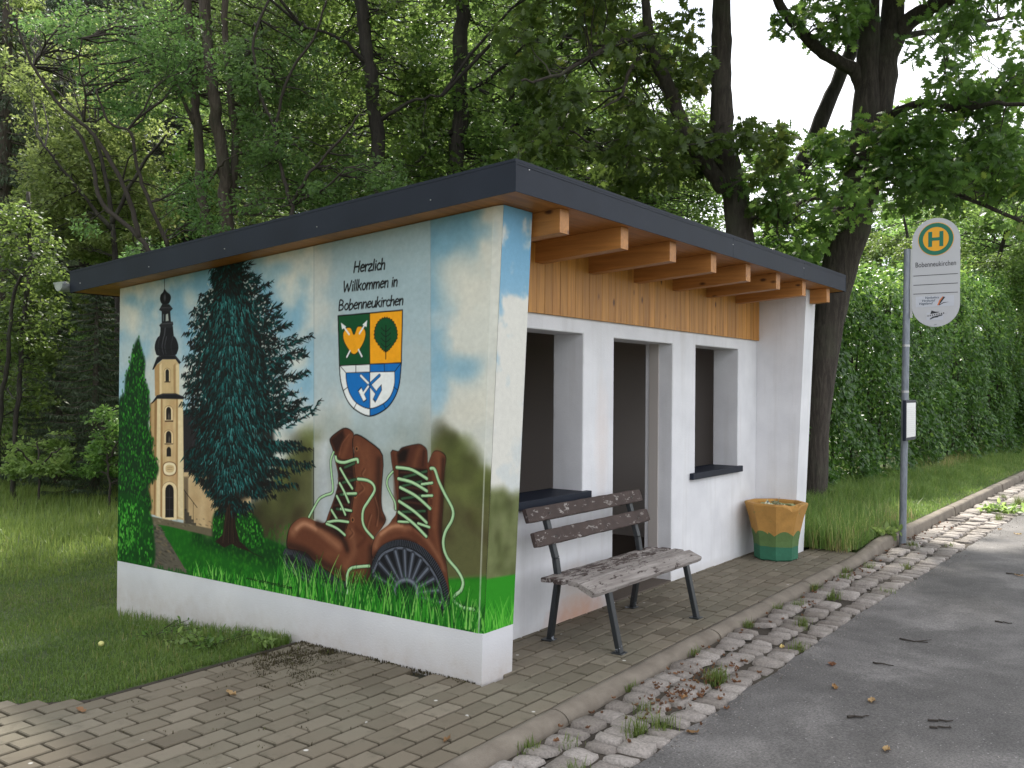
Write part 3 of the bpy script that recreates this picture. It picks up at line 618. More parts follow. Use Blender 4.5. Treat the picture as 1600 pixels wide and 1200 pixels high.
# ---- lettering (hand-lettered strokes) and coat of arms
GL = {  # letter: (advance, strokes); y up, x-height 0.62, capitals 1
 'H': (.62, [[(0,0),(.05,1)],[(.46,0),(.50,1)],[(.03,.5),(.48,.52)]]), 'e': (.46, [[(.03,.33),(.37,.40),(.33,.58),(.20,.64),(.06,.48),(.03,.22),(.13,.02),(.36,.08)]]),
 'r': (.36, [[(.03,.62),(.06,0)],[(.05,.36),(.14,.56),(.26,.62),(.33,.56)]]), 'z': (.44, [[(.02,.60),(.35,.60),(.02,.02),(.37,.03)]]), 'l': (.20, [[(.08,1.02),(.05,0)]]),
 'i': (.20, [[(.07,.60),(.06,0)],[(.08,.84),(.085,.86)]]), 'c': (.42, [[(.34,.54),(.22,.63),(.08,.50),(.03,.26),(.12,.03),(.26,0),(.36,.08)]]),
 'h': (.46, [[(.06,1.02),(.03,0)],[(.04,.34),(.14,.54),(.26,.60),(.34,.50),(.35,0)]]), 'W': (.92, [[(.03,1),(.17,0),(.40,.72),(.58,0),(.82,1)]]),
 'k': (.46, [[(.07,1.02),(.03,0)],[(.35,.62),(.05,.28)],[(.14,.36),(.38,0)]]), 'o': (.48, [[(.20,.63),(.06,.48),(.03,.22),(.14,.01),(.30,.05),(.39,.30),(.33,.55),(.20,.63)]]),
 'm': (.72, [[(.03,.62),(.05,0)],[(.05,.34),(.14,.56),(.24,.60),(.30,.50),(.31,0)],[(.31,.34),(.40,.56),(.50,.61),(.58,.50),(.60,0)]]),
 'n': (.46, [[(.03,.62),(.05,0)],[(.05,.34),(.14,.56),(.26,.61),(.34,.50),(.35,0)]]), 'B': (.58, [[(.04,0),(.05,1),(.30,.96),(.40,.80),(.30,.58),(.06,.53)],[(.06,.53),(.36,.47),(.46,.27),(.34,.04),(.04,0)]]),
 'b': (.48, [[(.06,1.02),(.03,.02),(.22,0),(.37,.16),(.36,.44),(.24,.58),(.05,.44)]]), 'u': (.48, [[(.04,.62),(.03,.22),(.12,.02),(.26,.05),(.37,.30)],[(.38,.62),(.38,0)]]),
 ' ': (.30, []), 'w': (.66, [[(.03,.62),(.12,0),(.28,.45),(.42,0),(.56,.62)]]), '.': (.2, [[(.05,.02),(.06,.03)]]), 's': (.4, [[(.33,.55),(.16,.62),(.06,.46),(.28,.30),(.33,.12),(.18,0),(.03,.08)]]),
 'd': (.48, [[(.36,1.0),(.37,0)],[(.36,.42),(.22,.6),(.06,.44),(.04,.16),(.18,0),(.36,.16)]]), 'a': (.48, [[(.34,.55),(.18,.62),(.05,.40),(.06,.1),(.2,.0),(.35,.3)],[(.37,.6),(.38,0)]]), 't': (.34, [[(.14,.9),(.12,.08),(.28,.02)],[(.0,.6),(.3,.62)]])}
def lettering(txt, p0, p1, cap, wd, colr, slant=0.10):
    adv = sum(GL[c][0] for c in txt)-0.1; p0, p1 = np.array(p0, float), np.array(p1, float); x = 0
    for ch in txt:
        a, st = GL[ch]
        for S in st:
            pts = [p0+(p1-p0)*((x+sx+slant*sy)/adv)+np.array((0, -cap*sy)) for sx, sy in S]
            cv.line(smooth_path(pts, 4), wd, colr, 1.0, 0.0022)
        x += a
INK = (16, 15, 15)
lettering('Herzlich', (553, 425.5), (600.5, 420.5), 16.3, 2.8, INK); lettering('Willkommen in', (536, 456), (620, 447), 16.0, 2.6, INK); lettering('Bobenneukirchen', (529, 485), (629, 476), 15.2, 2.5, INK)
z4 = lambda x, y: (500+x/4.2875, 380+y/4.2875)
Z = lambda L: [z4(*p) for p in L]
OUT = smooth_path([(130, 812), (140, 930), (180, 1048), (240, 1118), (333, 1158), (430, 1118), (492, 1048), (530, 950), (545, 800)], 6)
sh = Z([(121, 487), (553, 448)]+[tuple(p) for p in OUT[::-1]])
GRN, YEL, BLU, WHT = (16, 74, 40), (236, 160, 28), (22, 106, 178), (226, 228, 226)
cv.poly(sh, WHT, 1, 0.003)
cv.poly(Z([(121, 487), (333, 468), (335, 810), (131, 820)]), GRN); cv.poly(Z([(333, 468), (553, 448), (545, 800), (335, 810)]), YEL)
half = lambda P, right: [p for p in P]
cv.poly(Z([(335, 808), (545, 800)]+[tuple(p) for p in OUT[::-1] if p[0] > 333]+[(333, 1158)]), BLU)
INN = smooth_path([(174, 868), (178, 930), (202, 1012), (250, 1074), (333, 1108), (418, 1078), (470, 1028), (498, 950), (500, 860)], 6)
cv.poly(Z([(335, 864)]+[(174, 868)]+[tuple(p) for p in INN if p[0] < 333]+[(333, 1108)]), BLU); cv.poly(Z([(335, 864), (500, 858)]+[tuple(p) for p in INN[::-1] if p[0] > 333]+[(333, 1108)]), WHT)
cv.line(Z([tuple(p) for p in INN]), 1.3, INK); cv.line(Z([(174, 868), (500, 859)]), 1.1, INK)
for a, b_ in (((131, 818), (174, 868)), ((545, 800), (500, 860)), ((240, 818), (240, 864)), ((430, 808), (432, 860)), ((155, 988), (186, 964)), ((225, 1112), (244, 1072)), ((440, 1110), (424, 1074)), ((520, 985), (494, 962))): cv.line(Z([a, b_]), 1.1, INK)
heart = smooth_path([(228, 612), (205, 568), (172, 572), (154, 618), (172, 680), (228, 746), (284, 680), (306, 610), (290, 566), (252, 560)], 5, True)
for a, b_ in (((195, 610), (150, 548)), ((265, 604), (308, 534)), ((200, 722), (180, 762)), ((258, 714), (280, 758))): cv.line(Z([a, b_]), 4.6, INK); 
cv.poly(Z(heart), YEL, 1, 0.003); cv.line(Z([tuple(p) for p in heart]+[tuple(heart[0])]), 1.0, INK)
for a, b_ in (((195, 610), (150, 548)), ((265, 604), (308, 534)), ((200, 722), (180, 762)), ((258, 714), (280, 758))): cv.line(Z([a, b_]), 3.2, WHT)
cv.poly(Z([(140, 532), (176, 560), (148, 578)]), WHT); cv.poly(Z([(316, 516), (312, 562), (284, 546)]), WHT)
tr = []
for k in range(60):
    a = 2*math.pi*k/60; rx, ry = 76, 112; x, y = 441+rx*math.sin(a), 612-ry*math.cos(a)
    if y > 640: x = 441+(x-441)*(1-((y-640)/84)*0.45)
    w_ = 1.0+(0.05 if k % 2 else -0.02); tr.append((441+(x-441)*w_, 612+(y-612)*w_))
cv.poly(Z(tr), GRN, 1, 0.003); cv.line(Z(tr+[tr[0]]), 1.1, INK); cv.line(Z([(441, 550), (441, 776)]), 1.5, INK)
for y in (585, 620, 655, 690):
    for s_ in (-1, 1): cv.line(Z(smooth_path([(441, y+8), (441+s_*18, y-4), (441+s_*32, y-20)], 4)), 1.0, INK)
for shaft, head, c in (([(398, 886), (330, 950), (292, 1004)], [(254, 988), (276, 962), (314, 1050), (292, 1066)], 0), ([(274, 888), (330, 945), (384, 1012)], [(412, 946), (414, 985), (370, 1068), (354, 1046), (386, 975)], 1)):
    cv.line(Z(shaft), 5.4, INK); cv.poly(Z(head), INK, 1, 0.004)
    ctr = np.mean(head, 0); hd = [tuple(ctr+(np.array(p)-ctr)*0.86) for p in head]
    ca, cb = ((BLU, WHT) if c == 0 else (WHT, BLU))
    cv.line(Z(shaft[:2]), 4.0, ca); cv.line(Z(shaft[1:]), 4.0, cb); cv.poly(Z(hd), cb, 1, 0.003)
cv.line(Z([(333, 470), (335, 1158)]), 1.2, INK); cv.line(Z([(131, 820), (545, 801)]), 1.5, INK); cv.line(sh+[sh[0]], 2.0, INK)
# ---- boots
bq = lambda x, y: (430+x/3.636, 650+y/3.636)
B = lambda L: [bq(*p) for p in L]
BR1, BR2, BR3, BRD, BRL, OUTL = (98, 56, 38), (80, 43, 29), (122, 74, 50), (44, 25, 19), (156, 106, 78), (20, 13, 11)
def shade(L, colr, w0, alpha, soft=0.02, w1=None): cv.line(B(smooth_path(L, 5)), w0/3.636, colr, alpha, soft, None if w1 is None else w1/3.636)
cv.dab(bq(330, 960), 90, 14, -12, (10, 40, 12), 0.8, 0.8); cv.dab(bq(780, 1060), 75, 18, -12, (8, 30, 12), 0.9, 0.8)
# left boot
sole = smooth_path([(44, 800), (56, 758), (110, 752), (170, 775), (230, 835), (300, 885), (400, 950), (470, 975), (430, 1020), (340, 1005), (250, 965), (150, 935), (80, 880), (50, 840)], 5, True)
cv.poly(B(sole), (30, 31, 36), 1, 0.004)
for k in range(44):
    t = k/43; x = 58+t*340; y = 762+max(0, (x-110))*0.62 - (8 if x < 110 else 0); cv.line(B([(x, y), (x-12+t*6, y+34)]), 1.1, (92, 97, 108), 0.8*(1-0.5*t))
shade([(50, 808), (70, 850), (140, 910), (260, 955), (400, 1010)], (84, 88, 98), 10, 0.8, 0.004); shade([(90, 830), (150, 890), (260, 935)], (98, 102, 112), 14, 0.5, 0.006); shade([(60, 812), (110, 822), (170, 880), (250, 930)], (20, 21, 25), 12, 0.7, 0.006)
body = smooth_path([(345, 232), (358, 330), (354, 400), (330, 480), (300, 560), (282, 606), (240, 604), (190, 582), (150, 577), (108, 600), (78, 640), (65, 700), (70, 752), (120, 762), (180, 782), (232, 838), (310, 892), (400, 945), (520, 950), (550, 860), (555, 760), (566, 690), (604, 640), (630, 590), (612, 540), (604, 490), (606, 400), (612, 222), (540, 146), (466, 102), (440, 130), (446, 235)], 3, True)
cv.poly(B(body), OUTL, 1, 0.004); ctr = np.mean(body, 0); cv.poly(B([tuple(ctr+(p-ctr)*0.985) for p in body]), BR1, 1, 0.004)
shade([(100, 660), (150, 610), (220, 630), (300, 690), (360, 740)], BRL, 46, 0.75, 0.03); shade([(120, 640), (165, 612), (230, 640)], (206, 150, 116), 18, 0.7, 0.02); shade([(80, 735), (180, 770), (260, 830), (380, 900)], BRD, 40, 0.8, 0.03)
shade([(240, 612), (320, 650), (385, 700), (410, 760)], BRD, 34, 0.85, 0.02); shade([(430, 930), (520, 930), (545, 850), (548, 760)], BRD, 50, 0.75, 0.03); shade([(590, 250), (585, 400), (590, 560), (612, 590)], BRD, 34, 0.75, 0.03)
shade([(520, 190), (535, 330), (520, 420)], BR3, 50, 0.6, 0.04); shade([(470, 160), (500, 260), (470, 420), (440, 560)], BR3, 26, 0.6, 0.03); shade([(430, 660), (450, 760), (400, 850)], BRL, 34, 0.45, 0.04); shade([(460, 640), (510, 690), (470, 740)], (70, 36, 24), 20, 0.6, 0.02); shade([(300, 780), (380, 800), (420, 860)], BR3, 40, 0.5, 0.04)
for P in ([(505, 300), (490, 330), (505, 350)], [(480, 380), (500, 410), (470, 440)], [(425, 640), (440, 665), (420, 690)], [(540, 560), (520, 640), (545, 700)], [(560, 460), (580, 540), (570, 620)]): shade(P, (66, 34, 22), 7, 0.7, 0.008); shade([(x+8, y+4) for x, y in P], BRL, 5, 0.6, 0.008)
cv.poly(B([(352, 250), (440, 250), (452, 400), (430, 520), (400, 640), (385, 700), (300, 620), (330, 500), (362, 380)]), (34, 19, 16), 0.92, 0.012)
for k in range(9): y = 280+k*38; shade([(368-k*5, y), (400-k*4, y-6), (436-k*3, y)], [(96, 58, 46), (60, 34, 28)][k % 2], 8, 0.6, 0.01)
tong = smooth_path([(310, 132), (345, 95), (400, 66), (446, 97), (440, 160), (448, 236), (400, 252), (346, 232), (322, 180)], 4, True)
cv.poly(B(tong), OUTL, 1, 0.004); cv.poly(B([tuple(np.mean(tong, 0)+(p-np.mean(tong, 0))*0.95) for p in tong]), (92, 50, 34), 1, 0.004)
cv.poly(B([(312, 134), (385, 76), (395, 120), (350, 220)]), (36, 20, 16), 0.85, 0.02); shade([(430, 110), (405, 170), (380, 235)], BR3, 26, 0.7, 0.03); shade([(420, 105), (380, 160), (365, 220)], (150, 96, 70), 5, 0.6, 0.008)
cv.line(B([(440, 130), (444, 236), (458, 380), (436, 520), (404, 640)]), 1.3, OUTL, 0.9)
for e in ((463, 186), (455, 452), (440, 590), (466, 360)): cv.dab(bq(*e), 3.6, 4.0, 0, (150, 96, 62), 0.9, 0.4); cv.dab(bq(*e), 2.0, 2.4, 0, (28, 16, 12), 1, 0.3)
LC, LD, LH = (150, 190, 138), (54, 84, 56), (190, 220, 176)
def lace(L, w0=15, c=LC, hi=True, dark=False):
    P = B(smooth_path(L, 6)); cv.line(P, (w0+7)/3.636, (20, 24, 18), 0.9); cv.line(P, w0/3.636, LD if dark else c, 1)
    if hi and not dark: cv.line([(x-0.5, y-0.6) for x, y in P], w0*0.4/3.636, LH, 0.8)
for L in ([(395, 292), (450, 268)], [(385, 378), (455, 360)], [(372, 446), (456, 448)], [(350, 528), (434, 540)]): lace(L, 14, dark=True)
lace([(390, 442), (460, 440)], 15); lace([(372, 528), (432, 538)], 14)
for L in ([(370, 298), (405, 360), (438, 412)], [(366, 382), (392, 430), (418, 490)], [(350, 455), (375, 505), (398, 560)], [(320, 535), (352, 588)], [(296, 604), (350, 595), (415, 602)], [(292, 612), (350, 638), (396, 676)]): lace(L, 15)
lace([(344, 232), (352, 255), (390, 264), (440, 250), (466, 246), (470, 262)], 17)
lace([(470, 358), (522, 365), (556, 388), (564, 425), (532, 480), (502, 530), (496, 590), (512, 640), (556, 692)], 17)
lace([(332, 206), (316, 255), (320, 330), (328, 400), (322, 436), (286, 450), (250, 472), (220, 522), (192, 574)], 13)
# right boot
body = smooth_path([(655, 207), (700, 200), (712, 185), (740, 172), (810, 158), (842, 168), (864, 196), (868, 268), (890, 216), (912, 195), (950, 205), (972, 240), (960, 330), (954, 520), (946, 660), (966, 800), (980, 900), (990, 1080), (900, 1000), (800, 760), (700, 720), (600, 760), (552, 812), (548, 740), (580, 670), (640, 622), (664, 588), (690, 540), (684, 400)], 3, True)
cv.poly(B(body), OUTL, 1, 0.004); ctr = np.mean(body, 0); cv.poly(B([tuple(ctr+(p-ctr)*0.985) for p in body]), BR1, 1, 0.004)
shade([(925, 215), (930, 300), (915, 480), (905, 620)], BR3, 44, 0.7, 0.03); shade([(955, 250), (945, 500), (938, 660), (962, 880)], BRD, 26, 0.8, 0.02); shade([(905, 640), (925, 740), (958, 860)], BR3, 18, 0.6, 0.02); shade([(880, 280), (885, 480), (880, 640)], (70, 36, 24), 16, 0.8, 0.012)
shade([(668, 215), (680, 300), (684, 520)], BR2, 24, 0.8, 0.015); shade([(570, 740), (600, 672), (680, 628), (760, 640)], BRL, 34, 0.7, 0.025); shade([(600, 672), (660, 630), (720, 622)], (204, 148, 112), 14, 0.65, 0.015); shade([(556, 800), (620, 738), (720, 700), (800, 720)], BRD, 20, 0.7, 0.015)
shade([(800, 640), (860, 700), (920, 790), (962, 880)], BRL, 24, 0.55, 0.02); shade([(760, 660), (840, 730), (930, 850)], BR2, 30, 0.6, 0.02)
cv.poly(B([(692, 205), (745, 174), (812, 160), (842, 170), (862, 198), (860, 296), (700, 296)]), (78, 42, 30), 1, 0.006)
cv.poly(B([(694, 220), (722, 184), (760, 190), (740, 260), (700, 268)]), (20, 12, 10), 0.9, 0.02); shade([(820, 190), (800, 240), (790, 290)], BR3, 30, 0.7, 0.03); shade([(845, 200), (838, 280)], BRD, 12, 0.7, 0.012)
cv.poly(B([(700, 292), (864, 300), (866, 500), (872, 690), (850, 690), (760, 610), (690, 600), (702, 500)]), (30, 17, 14), 0.95, 0.01)
for k in range(8): y = 320+k*42; shade([(712, y), (780, y+4), (856, y+18)], [(92, 54, 42), (52, 30, 24)][k % 2], 9, 0.65, 0.01)
for e in ((890, 300), (890, 385), (888, 455), (884, 522), (876, 632), (862, 690)): cv.dab(bq(*e), 3.4, 3.8, 0, (140, 88, 56), 0.9, 0.4); cv.dab(bq(*e), 2.0, 2.3, 0, (26, 15, 12), 1, 0.3)
for L in ([(730, 348), (860, 314)], [(722, 398), (830, 372)], [(720, 470), (840, 450)], [(722, 545), (850, 540)]): lace(L, 14, dark=True)
lace([(832, 388), (892, 380)], 15); lace([(834, 454), (892, 452)], 15); lace([(700, 600), (760, 602)], 13); lace([(812, 610), (876, 632)], 15)
for L in ([(690, 292), (775, 305), (862, 356)], [(700, 356), (780, 378), (862, 426)], [(710, 406), (800, 455), (880, 526)], [(704, 484), (790, 542), (860, 606)], [(702, 546), (785, 610), (858, 684)]): lace(L, 18)
lace([(668, 316), (640, 352), (636, 392), (656, 440), (680, 490), (684, 530)], 12)
lace([(884, 298), (906, 304), (930, 372), (962, 440), (1008, 530), (1004, 590), (966, 660), (955, 730), (978, 805), (1038, 880), (1066, 940), (1055, 990), (1022, 1018), (1014, 1046), (1060, 1085), (1126, 1098)], 19)
osole = smooth_path([(545, 920), (548, 840), (590, 756), (640, 718), (712, 702), (800, 722), (868, 772), (930, 852), (975, 955), (992, 1060), (985, 1160), (700, 1100), (580, 1030)], 5, True)
cv.poly(B(osole), (24, 25, 29), 1, 0.004)
rim_o = smooth_path([(548, 860), (590, 758), (640, 720), (712, 704), (800, 724), (868, 774), (930, 854), (975, 958), (988, 1060)], 8); rim_i = smooth_path([(556, 890), (598, 800), (645, 766), (712, 750), (785, 772), (845, 818), (900, 894), (940, 985), (958, 1090)], 8)
for a, b_ in zip(rim_o, rim_i): cv.line(B([tuple(a*0.96+b_*0.04), tuple(a*0.35+b_*0.65)]), 1.2, (104, 110, 122), 0.75)
for a, b_ in zip(smooth_path(rim_o, 2), smooth_path(rim_i, 2)): cv.line(B([tuple(a*0.9+b_*0.1), tuple(a*0.4+b_*0.6)]), 0.5, (20, 20, 24), 0.5)
cv.line(B([tuple(p) for p in rim_i]), 3.4, (112, 118, 130), 0.95, 0.003); cv.line(B([tuple(p) for p in rim_i]), 0.8, (60, 62, 70), 0.9)
hub = (742, 1010)
for ex, ey, w_ in ((562, 905, 9), (592, 836, 12), (632, 796, 15), (684, 770, 17), (735, 764, 15), (782, 786, 17), (826, 820, 15), (866, 868, 16), (900, 925, 14), (926, 990, 14), (945, 1060, 12)):
    a = np.array((ex, ey), float); h = np.array(hub, float); p1 = h+(a-h)*0.36; cv.line(B([tuple(p1), tuple(a)]), (w_+14)/3.636, (50, 53, 60), 1, 0.003, (w_+22)/3.636); cv.line(B([tuple(p1+(2, 0)), tuple(a)]), w_*0.6/3.636, (106, 112, 124), 0.9, 0.003, w_*0.9/3.636)
ring = [(hub[0]+66*math.cos(a), hub[1]-8-72*math.sin(a)) for a in np.linspace(-0.3, math.pi+0.3, 18)]
cv.line(B(ring), 8.5, (70, 74, 83), 1, 0.004); cv.line(B(ring), 4.0, (116, 122, 134), 0.9, 0.004); cv.line(B([(hub[0]+(x-hub[0])*0.66, hub[1]+(y-hub[1])*0.66) for x, y in ring]), 3.4, (16, 16, 19), 0.9)
lace([(534, 852), (480, 856), (430, 866), (410, 902), (408, 960), (412, 1012)], 17)
# ---- grass blades in front
base_y = lambda x: 877+(x-185)*0.1995
for k in range(1150):
    x = R_(300, 756); y = base_y(x)+R_(-10, 8)
    if x < 430 and rnd.random() < 0.35: continue
    hmax = 20 if x < 430 else (62 if x < 730 else 46)
    h = R_(0.3, 1.0)**1.6*hmax+5; dx = R_(-0.35, 0.35)*h
    c = [(34, 118, 26), (64, 156, 42), (20, 82, 20), (104, 182, 66), (46, 134, 32), (24, 96, 22), (136, 198, 94), (16, 66, 18)][rnd.integers(0, 8)]
    cv.line(smooth_path([(x, y), (x+dx*0.35, y-h*0.55), (x+dx, y-h)], 3), R_(1.8, 3.6), c, 0.92, 0.0025, 0.4)
for k in range(40): x = R_(190, 300); cv.dab((x, base_y(x)-R_(0, 5)), 2, 3, 0, (20, 84, 20), 0.7, 0.5)
lettering('www.schmaelbild.de', (384, 904.5), (455, 920.5), 5.2, 0.9, (8, 14, 6), 0.3)
# a raised plaster bead beside the front corner
cv.line([(771.5, 318), (747.5, 990)], 2.0, (206, 208, 198), 0.6)
# faint brush mottling over everything
mot = (fbm(Hc, Wc, 6, 77, 2)-0.5)*0.05+(fbm(Hc, Wc, 60, 78, 3)-0.5)*0.06
cv.A = np.clip(cv.A*(1+mot[..., None]), 0, 1)

# front edge of the wall
fv = Canvas(0.0, TH+0.004, ZP, 2.66, STEP, front_map); fv.pxm = lambda P: np.full(len(P), 4.98/CAM['f'])
Hf, Wf = fv.H, fv.W; v2 = ZP+np.arange(Hf)*STEP
n1 = fbm(Hf, Wf, 60, 31, 5); hg = sstep(1.1, 2.55, v2)[:, None]
A = col(222, 226, 222)*(1-hg[..., None]) + col(128, 182, 214)*hg[..., None]; k = sstep(0.48, 0.62, n1+0.15*(1-hg)-0.10*sstep(2.3, 2.6, v2)[:, None]); A = A*(1-k[..., None])+col(234, 232, 222)*k[..., None]
fv.A = A/255.0
cvs = cv; cv = fv
fv.poly([(745, 775), (765, 765), (785, 762), (800, 775), (815, 768), (830, 780), (830, 920), (740, 920)], (108, 116, 70), 0.95, 0.04)
for _ in range(60): fv.dab((R_(750, 815), R_(775, 905)), R_(5, 12), R_(5, 14), 0, [(84, 92, 50), (132, 140, 92), (70, 74, 40), (120, 124, 84)][rnd.integers(0, 4)], 0.4, 0.95)
fv.poly([(740, 908), (830, 893), (830, 1000), (740, 1010)], (48, 150, 30), 1, 0.01)
for k in range(150):
    x = R_(745, 806); y = 992-(x-750)*0.22+R_(-8, 6); h = R_(12, 52); dx = R_(-0.3, 0.4)*h
    fv.line(smooth_path([(x, y), (x+dx*.3, y-h*.5), (x+dx, y-h)], 3), R_(2, 4), [(56, 160, 36), (100, 200, 60), (30, 116, 24), (76, 176, 46), (136, 216, 90)][rnd.integers(0, 5)], 0.9, 0.003, 0.4)
cv = cvs
def paint_lin(A, k):
    A = np.clip(A, 0, 1); L = np.where(A <= 0.04045, A/12.92, ((A+0.055)/1.055)**2.4); return np.clip(L*k, 0, 0.92)
PAINT_K = 1.02
def mural_mesh():
    yb = TILT  # chamfer between the bead and the corner
    U, V = np.meshgrid(uu, vv); Y = WL-U; Z_ = V
    yfront = TILT*Z_; keep_y = np.maximum(Y, yfront+0.0); bead = 0.018+(Z_-0.29)*(-0.037)
    Xs = 0.0+0.014*np.clip((bead-Y)/(bead-yfront+1e-6), 0, 1)
    top = sof(keep_y)-0.004; Z2 = np.minimum(Z_, top)
    VA = np.stack([Xs, keep_y, Z2], -1)
    ci = np.ones((Hc, Wc), bool); ok = (Y > yfront-STEP*1.01) & (Z_ < top+STEP*1.01)
    idx = np.arange(Hc*Wc).reshape(Hc, Wc)
    a, b_, c, d = idx[:-1, :-1], idx[:-1, 1:], idx[1:, 1:], idx[1:, :-1]; kk = ok[:-1, :-1] & ok[1:, 1:] & ok[:-1, 1:] & ok[1:, :-1]
    F1 = np.stack([a[kk], b_[kk], c[kk], d[kk]], 1)
    U2, V2 = np.meshgrid(np.arange(Wf)*STEP, v2); Y2 = TILT*V2-0.003; t2 = sof(Y2)-0.004; X2 = np.clip(U2, 0.012, TH)
    VB = np.stack([X2, TILT*np.minimum(V2, t2)-0.003, np.minimum(V2, t2)], -1); ok2 = V2 < t2+STEP*1.01
    id2 = np.arange(Hf*Wf).reshape(Hf, Wf)+Hc*Wc; k2 = ok2[:-1, :-1]
    F2 = np.stack([id2[:-1, :-1][k2], id2[:-1, 1:][k2], id2[1:, 1:][k2], id2[1:, :-1][k2]], 1)
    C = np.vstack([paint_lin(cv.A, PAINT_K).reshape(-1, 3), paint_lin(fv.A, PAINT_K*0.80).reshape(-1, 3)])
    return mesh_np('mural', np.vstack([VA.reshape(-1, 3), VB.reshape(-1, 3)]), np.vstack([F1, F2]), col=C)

# ------------------------------------------------------------------ the bus shelter
shelter = thing('bus_shelter', 'white rendered bus shelter with a painted village mural, orange wood cladding and dark flat roof', 'bus shelter', (0, 0, 0))
w = MB().prism([(0.02, 0.004, 0.2), (0.02, WL-0.004, 0.2), (0.02, WL-0.004, sof(WL)-0.003), (0.02, TILT*2.62+0.004, sof(-0.12)-0.004)], (TH-0.021, 0, 0))
sidewall = w.build('side_wall', MAT['white_render'], shelter)
obj('mural', mural_mesh(), MAT['mural_paint'], sidewall)
# plinth: white foot of the wall, level with the mural, lightly uneven
pl = MB().prism([(0.0, TILT*0.0-0.001, -0.5), (0.0, WL, -0.5), (0.0, WL, ZP), (0.0, TILT*ZP-0.003, ZP)], (TH, 0, 0)); pl.build('plinth', MAT['white_render'], shelter)
MB().prism([(XE, 0.0, -0.4), (XE, WL, -0.4), (XE, WL, sof(WL)-0.003), (XE, TILT*2.62, sof(-0.12)-0.003)], (TH, 0, 0)).build('side_wall', MAT['facade_render'], shelter)
FB = FY+0.26
mbk = MB().box((TH+0.002, WL-0.2, -0.4), (XE-0.002, WL-0.003, sof(WL)-0.004)); mbk.build('back_wall', MAT['interior_render'], shelter)
MB().box((TH+0.002, 1.9, 0.0), (TH+0.02, WL-0.21, 2.3)).build('inner_lining', MAT['interior_render'], shelter)
MB().box((XE-0.02, FB+0.02, 0.0), (XE-0.002, WL-0.21, 2.3)).build('inner_lining', MAT['interior_render'], shelter)
MB().box((TH+0.021, FY+0.004, -0.3), (XE-0.021, WL-0.21, 0.012)).build('floor_slab', MAT['interior_floor'], shelter)
# facade wall with openings: two windows and a doorway
W1, DR, W2 = (0.70, 1.683), (2.128, 3.132), (3.592, 4.570); ZW0, ZW1, ZD = 0.862, 2.018, 2.008
zt = sof(FY)-0.006
def facade():
    """front and back sheets with holes, plus reveals, welded as one mesh"""
    xs = [TH+0.001, W1[0], W1[1], DR[0], DR[1], W2[0], W2[1], XE-0.001]; zs = [-0.3, 0.0, ZW0, ZD, ZW1, zt]
    V, F, ix = [], [], {}
    def vid(i, k, y):
        if (i, k, y) not in ix: ix[i, k, y] = len(V); V.append((xs[i], y, zs[k]))
        return ix[i, k, y]
    solid = np.ones((7, 5), bool); solid[1, 2:4] = False; solid[3, 1:3] = False; solid[5, 2:4] = False
    for i in range(7):
        for k in range(5):
            if not solid[i, k]: continue
            F.append([vid(i, k, FY), vid(i+1, k, FY), vid(i+1, k+1, FY), vid(i, k+1, FY)]); F.append([vid(i, k, FB), vid(i, k+1, FB), vid(i+1, k+1, FB), vid(i+1, k, FB)])
            for di, dk, e in ((1, 0, ((i+1, k), (i+1, k+1))), (-1, 0, ((i, k+1), (i, k))), (0, 1, ((i+1, k+1), (i, k+1))), (0, -1, ((i, k), (i+1, k)))):
                a, b_ = i+di, k+dk
                if not (0 <= a < 7 and 0 <= b_ < 5) or not solid[a, b_]:
                    F.append([vid(*e[0], FY), vid(*e[0], FB), vid(*e[1], FB), vid(*e[1], FY)])
    return mesh_np('front_wall', np.array(V, float), np.array(F))
front = obj('front_wall', facade(), MAT['facade_render'], shelter)
bv = front.modifiers.new('bevel', 'BEVEL'); bv.width = 0.012; bv.segments = 3; bv.limit_method = 'ANGLE'
# door reveal: a rebate and a narrow dark frame post
MB().box((DR[1]-0.012, FY+0.13, 0.0), (DR[1]-0.0, FY+0.215, ZD)).build('door_frame', MAT['interior_render'], front)
for (x0, x1), p in ((W1, 0.05), (W2, 0.04)):
    z1 = 0.89
    s_ = MB().box((x0-0.115 if x0 > 3 else x0-0.05, FY-p, z1-0.056), (x1+(0.048 if x0 < 3 else 0.038), FY-0.002, z1), bev=0.003); s_.box((x0+0.002, FY-0.001, ZW0+0.001), (x1-0.002, FB+0.02, z1-0.001))
    s_.build('window_sill', MAT['anthracite_metal'], shelter)
# vertical cladding boards
cl_ = MB(); x = TH+0.003; rr = random.Random(4)
while x < XE-0.02:
    wd = rr.uniform(0.088, 0.1); x1 = min(x+wd, XE-0.004)
    cl_.box((x, FY-0.024-rr.uniform(0, 0.002), 2.123), (x1-0.0035, FY-0.004, sof(FY)-0.003), rr.random(), 0.002); x = x1
cl_.box((TH+0.003, FY-0.005, 2.127), (XE-0.004, FY-0.0005, sof(FY)-0.01), 0.0)
cl_.build('cladding', MAT['cladding_wood'], shelter)
# rafters
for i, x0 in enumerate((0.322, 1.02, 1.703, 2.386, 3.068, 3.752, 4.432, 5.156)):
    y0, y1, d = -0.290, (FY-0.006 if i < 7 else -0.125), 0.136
    r = MB(); r.prism([(x0, y0, sof(y0)-0.001), (x0, y0, sof(y0)-d), (x0, y1, sof(y1)-d), (x0, y1, sof(y1)-0.001)], (0.096, 0, 0), rr.random()); r.build('rafter', MAT['rafter_wood'], shelter)
